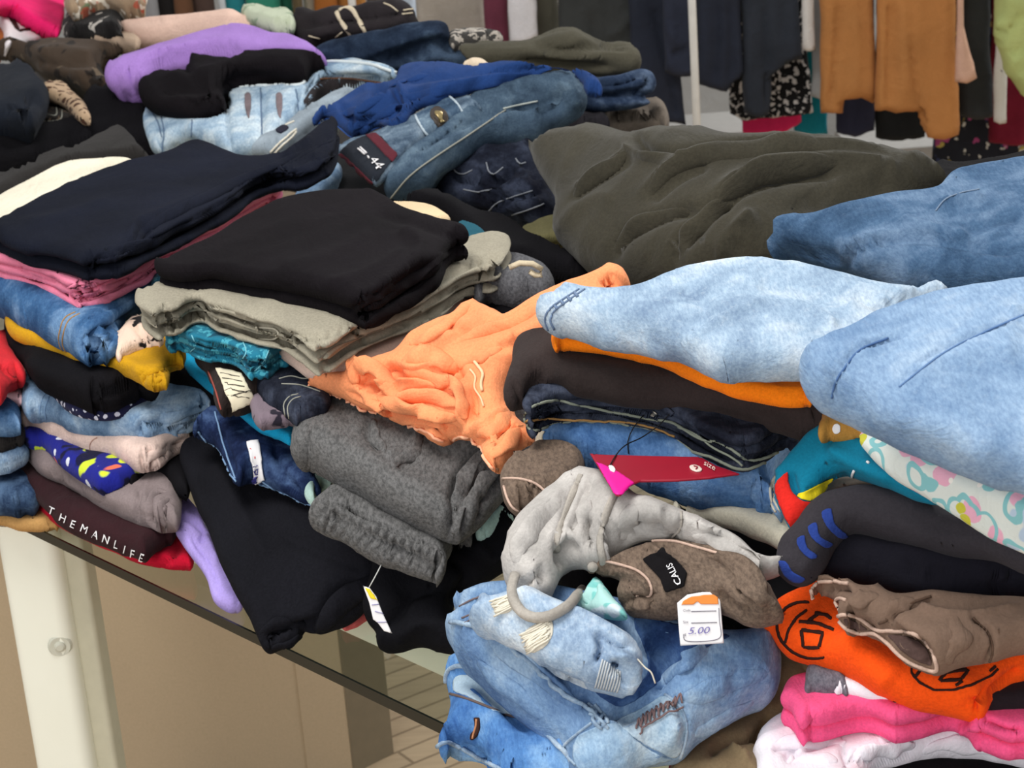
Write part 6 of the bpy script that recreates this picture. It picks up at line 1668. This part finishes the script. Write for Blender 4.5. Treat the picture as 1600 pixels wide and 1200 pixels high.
lbl = patch(wb2, 'size_label', [(530, 238), (548, 222), (576, 210), (596, 212), (620, 240), (608, 258), (592, 280), (584, 290), (560, 268)], fabric((34, 38, 46), .1, name='dark_label_cloth'), .002, .002, 3, label='dark size label with red ends', smooth=False)
patch(wb2, 'red_band', [(570, 212), (588, 208), (622, 242), (612, 256)], fabric((86, 34, 44), .1, name='wine_band'), .003, .002, 3, on=lbl, smooth=False)
patch(wb2, 'red_band', [(528, 240), (536, 238), (586, 286), (580, 290)], fabric((86, 34, 44), .1, name='wine_band'), .003, .002, 3, on=lbl, smooth=False)
text(wb2, 'size_number', '44', (578, 254), (13, 15), (15, -10), WHITE, .0045, on=lbl)
multi_line(wb2, 'label_print', [[(561, 236), (571, 245)], [(564, 234), (574, 243)], [(576, 248), (578, 251)]], .0014, WHITE, 3, on=lbl)
tab = patch(wb2, 'buttoned_tab', [(651, 186), (676, 172), (702, 156), (712, 162), (724, 184), (706, 196), (690, 206), (668, 215), (660, 206)], denim((46, 64, 84), (66, 86, 108), (120, 140, 156), 20, .8, .4, name='tab_denim'), .006, .005, 3)
line(wb2, 'tab_edge', [(651, 186), (660, 206), (669, 214), (690, 205), (706, 195), (724, 184), (714, 164), (704, 156)], .0018, plain((176, 190, 200), .8, name='pale_blue_thread'), 3.2, on=tab)
patch(wb2, 'snap_plate', [(674, 180), (686, 172), (698, 182), (697, 194), (686, 202), (675, 196)], plain((60, 52, 46), .5, .3, name='leather'), .008, .003, 2.5, on=tab)
patch(wb2, 'button', ell(686, 188, 5.5, 6.5, 0, 0, 340, 14), plain((176, 156, 110), .3, .5, .8, name='brass'), .011, .004, 2, on=tab)
rb = garment('folded_shorts', 'royal blue shorts crumpled across the middle of the rear heap', 'shorts', fabric((32, 58, 108), .1, 10, .08, name='royal_blue_cotton'),
             [(486, 192), (500, 176), (530, 156), (548, 144), (575, 130), (616, 126), (624, 108), (640, 100), (680, 97), (720, 101), (765, 106), (800, 101), (850, 104), (895, 110), (928, 124), (942, 140), (938, 152), (918, 148), (902, 126), (880, 117), (850, 116), (800, 124), (745, 144), (690, 162), (652, 177), (632, 200), (612, 206), (590, 200), (570, 212), (552, 216), (530, 198), (510, 184), (496, 197)],
             [(490, 190, 1.07), (560, 210, 1.065), (630, 110, 1.12), (850, 108, 1.145), (935, 145, 1.12), (640, 190, 1.095)], .013, step=3.5, key='royal', wr=[(.005, .05, 30, 2), (.002, .02, 20, 2)],
             st=[([(530, 160), (545, 180), (565, 192), (600, 175), (640, 150), (680, 140)], 5, -.012), ([(545, 200), (560, 180), (590, 160), (620, 140)], 5, .010), ([(555, 210), (580, 190), (620, 175), (650, 165)], 4, -.008), ([(616, 140), (622, 155), (615, 165)], 5, -.014), ([(622, 130), (630, 145), (628, 165)], 4, .008), ([(620, 128), (700, 118), (780, 110), (880, 110)], 6, -.006), ([(650, 140), (740, 128), (820, 110)], 8, .006), ([(580, 150), (590, 140), (610, 148)], 6, -.010)])
folds(rb, [([(505, 182), (535, 178), (565, 168), (600, 150)], .007), ([(545, 206), (572, 190), (610, 172), (640, 160)], .007), ([(625, 138), (640, 150), (700, 138), (780, 122), (860, 112)], .010), ([(600, 140), (625, 128), (670, 118)], .007)], fabric((32, 58, 108), .1, 10, .08, name='royal_blue_cotton'))
line(rb, 'hem', [(497, 196), (512, 186), (532, 200), (552, 215), (570, 211), (590, 199), (612, 205), (632, 198)], .0014, fabric((50, 84, 150), .1, name='royal_hem'))
garment('folded_garment', 'cream lining scrap between the royal blue shorts and the olive trousers', 'garment', fabric((214, 196, 172), .05),
        [(722, 104), (738, 97), (758, 99), (768, 108), (745, 112)], 1.125, .008, step=4, tb=.04)
mjn = garment('folded_jeans', 'navy jeans folded in loops below the olive trousers of the rear pile', 'jeans', denim((30, 42, 62), (46, 60, 84), (88, 104, 128), 16, .6, .3, name='loop_navy_denim'),
              [(880, 118), (920, 122), (960, 116), (1000, 107), (1018, 112), (1026, 126), (1022, 142), (1008, 150), (1016, 160), (1000, 168), (950, 174), (915, 172), (895, 152)], [(900, 150, 1.05), (1010, 115, 1.08), (1000, 165, 1.03)], .022, step=4, tb=.1, wr=[(.003, .08, 20)],
              st=[([(930, 130), (970, 128), (1000, 118), (1012, 128), (1000, 142), (960, 146)], 5, -.010), ([(925, 150), (970, 152), (1012, 150)], 5, -.010)])
tr_ = garment('folded_trousers', 'taupe trousers with coiled end at the bottom of the rear pile, above the olive hoodie', 'trousers', fabric((112, 102, 92), .1, name='taupe_twill'),
              [(930, 190), (960, 178), (988, 168), (1002, 156), (1022, 154), (1040, 166), (1047, 186), (1044, 204), (1000, 210), (940, 208)], 1.0, .022, step=4, tb=.25, st=[([(1000, 185), (1005, 172), (1018, 168), (1030, 178), (1028, 192)], 5, -.010), ([(960, 188), (990, 182), (1012, 186)], 4, -.008), ([(1012, 180), (1020, 180), (1020, 188)], 4, -.010)])
garment('folded_trousers', 'black trousers with fine stripes left of the coiled taupe pair, above the olive hoodie', 'trousers', fabric((38, 36, 40), .2, 60, .2, name='pinstripe_cloth'),
        [(880, 200), (900, 182), (925, 171), (940, 176), (956, 196), (945, 206), (900, 210)], 1.01, .016, step=4, tb=.25, st=[([(900, 190), (930, 178), (945, 195)], 3, -.005)])

folds(olh, [([(990, 240), (1020, 248), (1070, 244), (1130, 232)], .010), ([(1005, 305), (1045, 272), (1095, 248), (1200, 230), (1320, 228)], .014), ([(1112, 310), (1160, 282), (1220, 264), (1320, 256)], .013), ([(955, 405), (975, 375), (1010, 350), (1080, 330)], .011), ([(1058, 415), (1075, 380), (1110, 340), (1150, 312)], .012), ([(895, 305), (925, 280), (980, 240)], .009)], ol, flat=.4)
# ------------------------------------------------------------------ clothes racks behind
RY1, RY2 = 4.75, 5.7
STEEL = plain((222, 220, 214), .35, .5, name='white_tube')


def rod(a, b, r, k=14):
    a, b = np.array(a, float), np.array(b, float)
    return tube3(np.array([a, a + (b - a) * .5, b]), r, k, None, np.tile(np.array([.31, .87, .2]), (3, 1)))


def rack(y, x0, x1, z, label, posts, key):
    V, F = rod((x0, y, z), (x1, y, z), .016)
    o = mesh_obj('clothes_rack', V, F, STEEL, np.array([(x0 + x1) / 2, y, 0]))
    o.location = ((x0 + x1) / 2, y, 0)
    o['label'], o['category'] = label, 'rack'
    org = np.array([(x0 + x1) / 2, y, 0])
    for px_, py_ in posts:
        V, F = rod((px_, py_, 0), (px_, py_, z), .0095)
        c = mesh_obj('post', V, F, STEEL, org)
        c.parent = o
        if abs(py_ - y) > .02:
            V, F = rod((px_, py_, z), (px_, y, z), .0095)
            c = mesh_obj('arm', V, F, STEEL, org)
            c.parent = o
    return o


p0 = aty(1085, 100, 4.45)[0]
rack(RY1, -.35, 1.75, 1.70, 'long clothes rack with a slim white post, holding the dark coats and camel cardigans', [(p0[0], 4.45), (-.32, RY1), (1.72, RY1)], 'r1')
rack(RY2, -2.1, .25, 1.66, 'second clothes rack further left and back, holding tops above the purple pile', [(-2.05, RY2), (.22, RY2)], 'r2')


def hung(name, label, cat, mat, hem, y, t=.02, top=None, xs=None, st=None, wr=None, rail=None, group=None, sl=None):
    """a garment on its hanger: hem is the outline from lower left to lower right as seen; the shoulders go up to the rail"""
    rz = 1.70 if rail is None else rail
    ry = RY1 if rail is None else RY2
    x0, x1 = hem[0][0], hem[-1][0]
    xc = (x0 + x1) / 2
    P0 = aty(xc, hem[0][1], y)[0]
    top_w = np.array([P0[0], y, rz - .07])
    q = proj(top_w)[0]
    dx = q[0] - xc
    w = (x1 - x0)
    wt_ = top or max(w * .42, 14)
    up = q[1]
    ol = list(hem) + [(x1 + dx * .5 - w * .04, (hem[-1][1] + up) / 2), (q[0] + wt_, up + 60), (q[0] + wt_ * .35, up + 6), (q[0], up), (q[0] - wt_ * .35, up + 6), (q[0] - wt_, up + 60), (x0 + dx * .5 + w * .04, (hem[0][1] + up) / 2)]
    g = garment(name, label, cat, mat, ol, y, t, mode='y', step=8, wr=wr if wr is not None else [(.012, .05, 88, 6), (.004, .025, 92, 5)], st=st, jit=.6, rim=.02, smooth=False)
    a = np.array([top_w[0], y, rz - .075])
    pts = [a, a + [0, (ry - y) * .3, .03], np.array([a[0], ry - .017, rz - .005]), np.array([a[0], ry - .012, rz + .018]), np.array([a[0], ry + .008, rz + .021])]
    V, F = tube3(catmull(pts, .01, False), .0022, 6, None, np.tile(np.array([1.0, .05, .02]), (len(catmull(pts, .01, False)), 1)))
    c = mesh_obj('hanger', V, F, plain((40, 40, 42), .5, .4, name='hanger_plastic'), g.org)
    c.parent = g.o
    return g


CAMEL = fabric((178, 122, 72), .06, 6, .06, name='camel_knit')
DNV = fabric((46, 50, 62), .1, 5, .06, name='navy_wool')
DG = fabric((62, 64, 64), .1, 5, .06, name='charcoal_wool')
# right rack, left to right
hung('hanging_cardigan', 'beige grey cardigan hanging left of the maroon one on the rear rack', 'cardigan', fabric((166, 158, 148), .06, name='stone_knit'), [(656, 110), (700, 120), (766, 112)], 5.05, .03)
hung('hanging_cardigan', 'maroon garment hanging between the beige grey cardigan and the white one', 'cardigan', fabric((112, 58, 74), .08), [(764, 120), (802, 122)], 4.95, .02)
hung('hanging_shirt', 'white garment hanging right of the maroon one', 'shirt', fabric((222, 220, 224), .04), [(798, 68), (812, 72), (842, 60)], 4.85, .018)
hung('hanging_coat', 'olive grey coat hanging next to the white garment', 'coat', fabric((86, 84, 74), .08), [(836, 130), (882, 130)], 4.95, .025)
hung('hanging_coat', 'grey green coat with a button, hanging behind the olive trousers', 'coat', DG, [(876, 140), (930, 145), (1002, 140)], 4.88, .03, st=[([(925, 20), (930, 80), (932, 130)], 5, -.012), ([(945, 60), (975, 40), (990, 20)], 6, .008)])
hung('hanging_jacket', 'slate black jacket hanging left of the white post, its hem above the grey carton', 'jacket', DNV, [(990, 196), (1030, 190), (1072, 196), (1062, 120)], 4.82, .025, st=[([(1020, 0), (1040, 90), (1062, 190)], 6, -.012)])
hung('hanging_jacket', 'navy jacket hanging directly behind the white post', 'jacket', fabric((50, 54, 68), .1, name='navy_twill'), [(1040, 112), (1062, 119), (1102, 116)], 4.75, .025, st=[([(1045, 40), (1060, 70), (1090, 60)], 6, .008), ([(1045, 90), (1065, 80), (1080, 60)], 6, -.01)])
hung('hanging_coat', 'navy coat hanging right of the white post with a curved hem', 'coat', DNV, [(1092, 130), (1110, 138), (1135, 143), (1150, 128), (1165, 118)], 4.72, .028, st=[([(1120, 0), (1122, 60), (1118, 130)], 5, -.01), ([(1140, 0), (1145, 60), (1142, 130)], 5, -.01)])
bwk = printed(lin((24, 25, 28)), [('n', lin((196, 196, 198)), 75, .55, .4)], name='fleck_skirt_cloth')
hung('hanging_skirt', 'black and white flecked skirt below the navy coats', 'skirt', bwk, [(1140, 178), (1160, 190), (1200, 186), (1240, 182), (1272, 176), (1262, 90)], 4.88, .02)
hung('hanging_coat', 'long charcoal navy coat hanging in front of the flecked skirt', 'coat', fabric((48, 52, 60), .1, name='charcoal_navy'), [(1160, 178), (1180, 184), (1202, 180), (1205, 120), (1230, 100), (1252, 92)], 4.72, .03, st=[([(1195, 0), (1198, 80), (1200, 170)], 5, -.012), ([(1225, 0), (1228, 60)], 6, -.008)])
hung('hanging_dress', 'bright pink dress, its hem showing below the flecked skirt', 'dress', fabric((206, 44, 96), .08), [(1160, 208), (1185, 214), (1225, 208), (1252, 190)], 4.98, .015)
hung('hanging_dress', 'teal dress, its hem showing left of the camel cardigan', 'dress', fabric((28, 126, 146), .08), [(1240, 205), (1268, 212), (1294, 210)], 5.0, .015)
hung('hanging_shirt', 'cream sleeve of a shirt hanging between the navy coat and the camel cardigan', 'shirt', fabric((206, 202, 198), .05), [(1256, 76), (1266, 80), (1274, 77)], 4.68, .012, top=9)
hung('hanging_shirt', 'silver grey shirt hanging just left of the camel cardigan', 'shirt', fabric((150, 152, 154), .06), [(1268, 150), (1284, 156), (1292, 152)], 4.80, .014, top=12)
hung('hanging_trousers', 'navy trousers hanging under the shorter camel cardigan', 'trousers', fabric((46, 48, 66), .1), [(1308, 206), (1335, 216), (1368, 205)], 4.95, .02)
hung('hanging_trousers', 'black trousers hanging under the longer camel cardigan', 'trousers', fabric((36, 38, 40), .1), [(1368, 215), (1410, 220), (1445, 214)], 4.96, .02)
hung('hanging_cardigan', 'shorter camel cardigan with open front hanging right of the white post', 'cardigan', CAMEL, [(1283, 176), (1300, 180), (1318, 178), (1320, 156), (1345, 152), (1364, 160), (1368, 110)], 4.66, .028, st=[([(1312, 0), (1306, 80), (1294, 170)], 4, -.012), ([(1335, 20), (1340, 80), (1336, 150)], 8, .008)])
hung('hanging_cardigan', 'longer camel cardigan with hanging sleeve, between the short one and the blush sleeve', 'cardigan', CAMEL, [(1366, 174), (1400, 176), (1434, 174), (1440, 195), (1450, 213), (1475, 216), (1497, 210), (1494, 120)], 4.62, .03, st=[([(1395, 0), (1392, 80), (1390, 170)], 12, -.012), ([(1422, 60), (1430, 120), (1442, 205)], 4, -.014), ([(1410, 0), (1415, 80), (1412, 165)], 8, .008)])
hung('hanging_shirt', 'blush pink sleeve of a shirt right of the longer camel cardigan', 'shirt', fabric((206, 166, 146), .06), [(1492, 128), (1510, 130), (1527, 122), (1508, 40)], 4.55, .018, top=16)
hung('hanging_coat', 'black coat hanging right of the blush sleeve', 'coat', fabric((48, 50, 52), .1), [(1496, 180), (1525, 188), (1552, 184), (1548, 60)], 4.70, .025)
flor = printed(lin((34, 36, 44)), [('v', lin((176, 160, 86)), 22, .3, .8), ('n', lin((160, 70, 120)), 24, .62, 0), ('n', lin((196, 196, 190)), 36, .66, 0), ('n', lin((56, 62, 92)), 16, .6, 0)], name='dark_floral_cloth')
hung('hanging_dress', 'dark floral dress hanging low at the far right behind the olive hoodie', 'dress', flor, [(1455, 285), (1500, 300), (1560, 300), (1625, 295)], 4.95, .02, top=40)
hung('hanging_shirt', 'white spotted shirt sleeve hanging beside the maroon dress', 'shirt', printed(lin((196, 194, 190)), [('n', lin((50, 50, 54)), 40, .66, 0)], name='spotted_cloth'), [(1552, 190), (1562, 195), (1572, 192)], 4.66, .012, top=12)
hung('hanging_dress', 'maroon dress hanging behind the light green jacket', 'dress', fabric((112, 30, 48), .1), [(1545, 222), (1580, 228), (1640, 222)], 4.85, .02)
hung('hanging_jacket', 'puffy light green jacket at the top right corner', 'jacket', fabric((172, 182, 118), .06, 8, .04, name='lime_nylon'), [(1552, 70), (1570, 110), (1595, 150), (1640, 180), (1720, 190)], 4.45, .05, st=[([(1560, 50), (1590, 40), (1600, 20)], 6, -.01), ([(1580, 90), (1600, 75)], 5, -.01), ([(1565, 30), (1560, 60)], 8, .01)], wr=[(.01, .06, 30, 2)])

# left rack: narrow glimpses above the rear pile
for lab, cat, c, x0, x1, y in (
        ('dark grey garment hanging at the far left above the print garments', 'coat', (64, 62, 62), 200, 240, 5.6),
        ('pale grey sleeve hanging between the dark grey and brown garments', 'shirt', (140, 140, 142), 238, 262, 5.55),
        ('dark garment hanging left of the two brown ones', 'coat', (48, 46, 46), 258, 290, 5.65),
        ('chestnut brown garment hanging above the pale pink top', 'coat', (112, 80, 60), 286, 318, 5.6),
        ('dusky brown garment hanging right of the chestnut one', 'coat', (94, 76, 70), 314, 348, 5.66),
        ('white garment hanging left of the turquoise one', 'shirt', (196, 202, 206), 354, 368, 5.55),
        ('turquoise garment hanging above the pale green top', 'shirt', (52, 140, 150), 364, 398, 5.62),
        ('sea green garment hanging right of the turquoise one', 'shirt', (58, 140, 116), 398, 452, 5.58),
        ('deep green garment hanging between sea green and dark ones', 'shirt', (44, 104, 84), 448, 472, 5.64),
        ('olive brown garment hanging above the black strapped garment', 'coat', (96, 84, 62), 468, 486, 5.56),
        ('pale khaki garment hanging right of the olive brown one', 'shirt', (166, 158, 140), 484, 504, 5.62),
        ('rust orange garment hanging behind the cream tape straps', 'cardigan', (168, 104, 52), 502, 540, 5.58),
        ('amber brown garment hanging right of the rust orange one', 'cardigan', (178, 122, 66), 538, 584, 5.64),
        ('grey brown garment hanging behind the top of the black strapped garment', 'coat', (84, 74, 66), 582, 632, 5.58),
        ('icy blue white garment hanging left of the beige grey cardigan', 'shirt', (196, 210, 226), 630, 662, 5.56)):
    hung('hanging_garment', lab, cat, fabric(c, .07, name='hanging_cloth'), [(x0, 120), ((x0 + x1) / 2, 124), (x1, 121)], y, .02, rail=1.66)

# grey cartons on the floor under the rack
for i, (x, y, w_, d_, h_, lab) in enumerate(((.62, 5.4, .34, .3, .5, 'pale grey carton on the floor behind the white post'), (1.25, 5.4, .5, .3, .42, 'wide pale grey carton under the camel cardigans'))):
    V, F = prism([(x - w_ / 2, y - d_ / 2), (x + w_ / 2, y - d_ / 2), (x + w_ / 2, y + d_ / 2), (x - w_ / 2, y + d_ / 2)], 0, h_)
    flatobj('carton', V, F, plain((168, 166, 162), .8, .1, name='grey_card'), label=lab, cat='box', bevel=.004)


# ---- cords that hang free in front of the stacks


def front(px, py, gap):
    d = rays(px, py)[0]
    d = Vector(d / np.linalg.norm(d))
    best = 9.0
    for g in (hd, rj, legp, bl, bj2, djs, dbr, ht, khk):
        loc, n, i, dist = g.bvh.ray_cast(Vector(CAM), d)
        if loc is not None:
            best = min(best, dist)
    return np.array(Vector(CAM) + d * (best - gap))


def free_cord(px, gap, r, owner, name, mat, k=9, step=.006):
    P = [front(x, y, gap) for x, y in px]
    D = np.array([np.linalg.norm(p - CAM) for p in P])
    for _ in range(3):
        S = np.minimum(D, np.convolve(np.r_[D[0], D, D[-1]], [.25, .5, .25], 'valid'))
        D = S
    P = np.array([CAM + (p - CAM) / np.linalg.norm(p - CAM) * d for p, d in zip(P, D)])
    P = catmull(P, step, False)
    V, F = tube3(P, r, k)
    return kid(owner, name, V, F, mat)


free_cord([(926, 886), (918, 905), (902, 930), (882, 950), (860, 962), (836, 965), (816, 957), (804, 940), (800, 918), (805, 898)], .006, .0045, hd, 'drawcord', CORD)
free_cord([(951, 731), (962, 712), (980, 694), (1005, 682), (1030, 664), (1048, 645)], .003, .0006, ht, 'string', plain((16, 16, 18), .7, name='black_string'), 5)
free_cord([(982, 709), (981, 690), (990, 668), (1006, 648)], .003, .0006, ht, 'string', plain((16, 16, 18), .7, name='black_string'), 5)
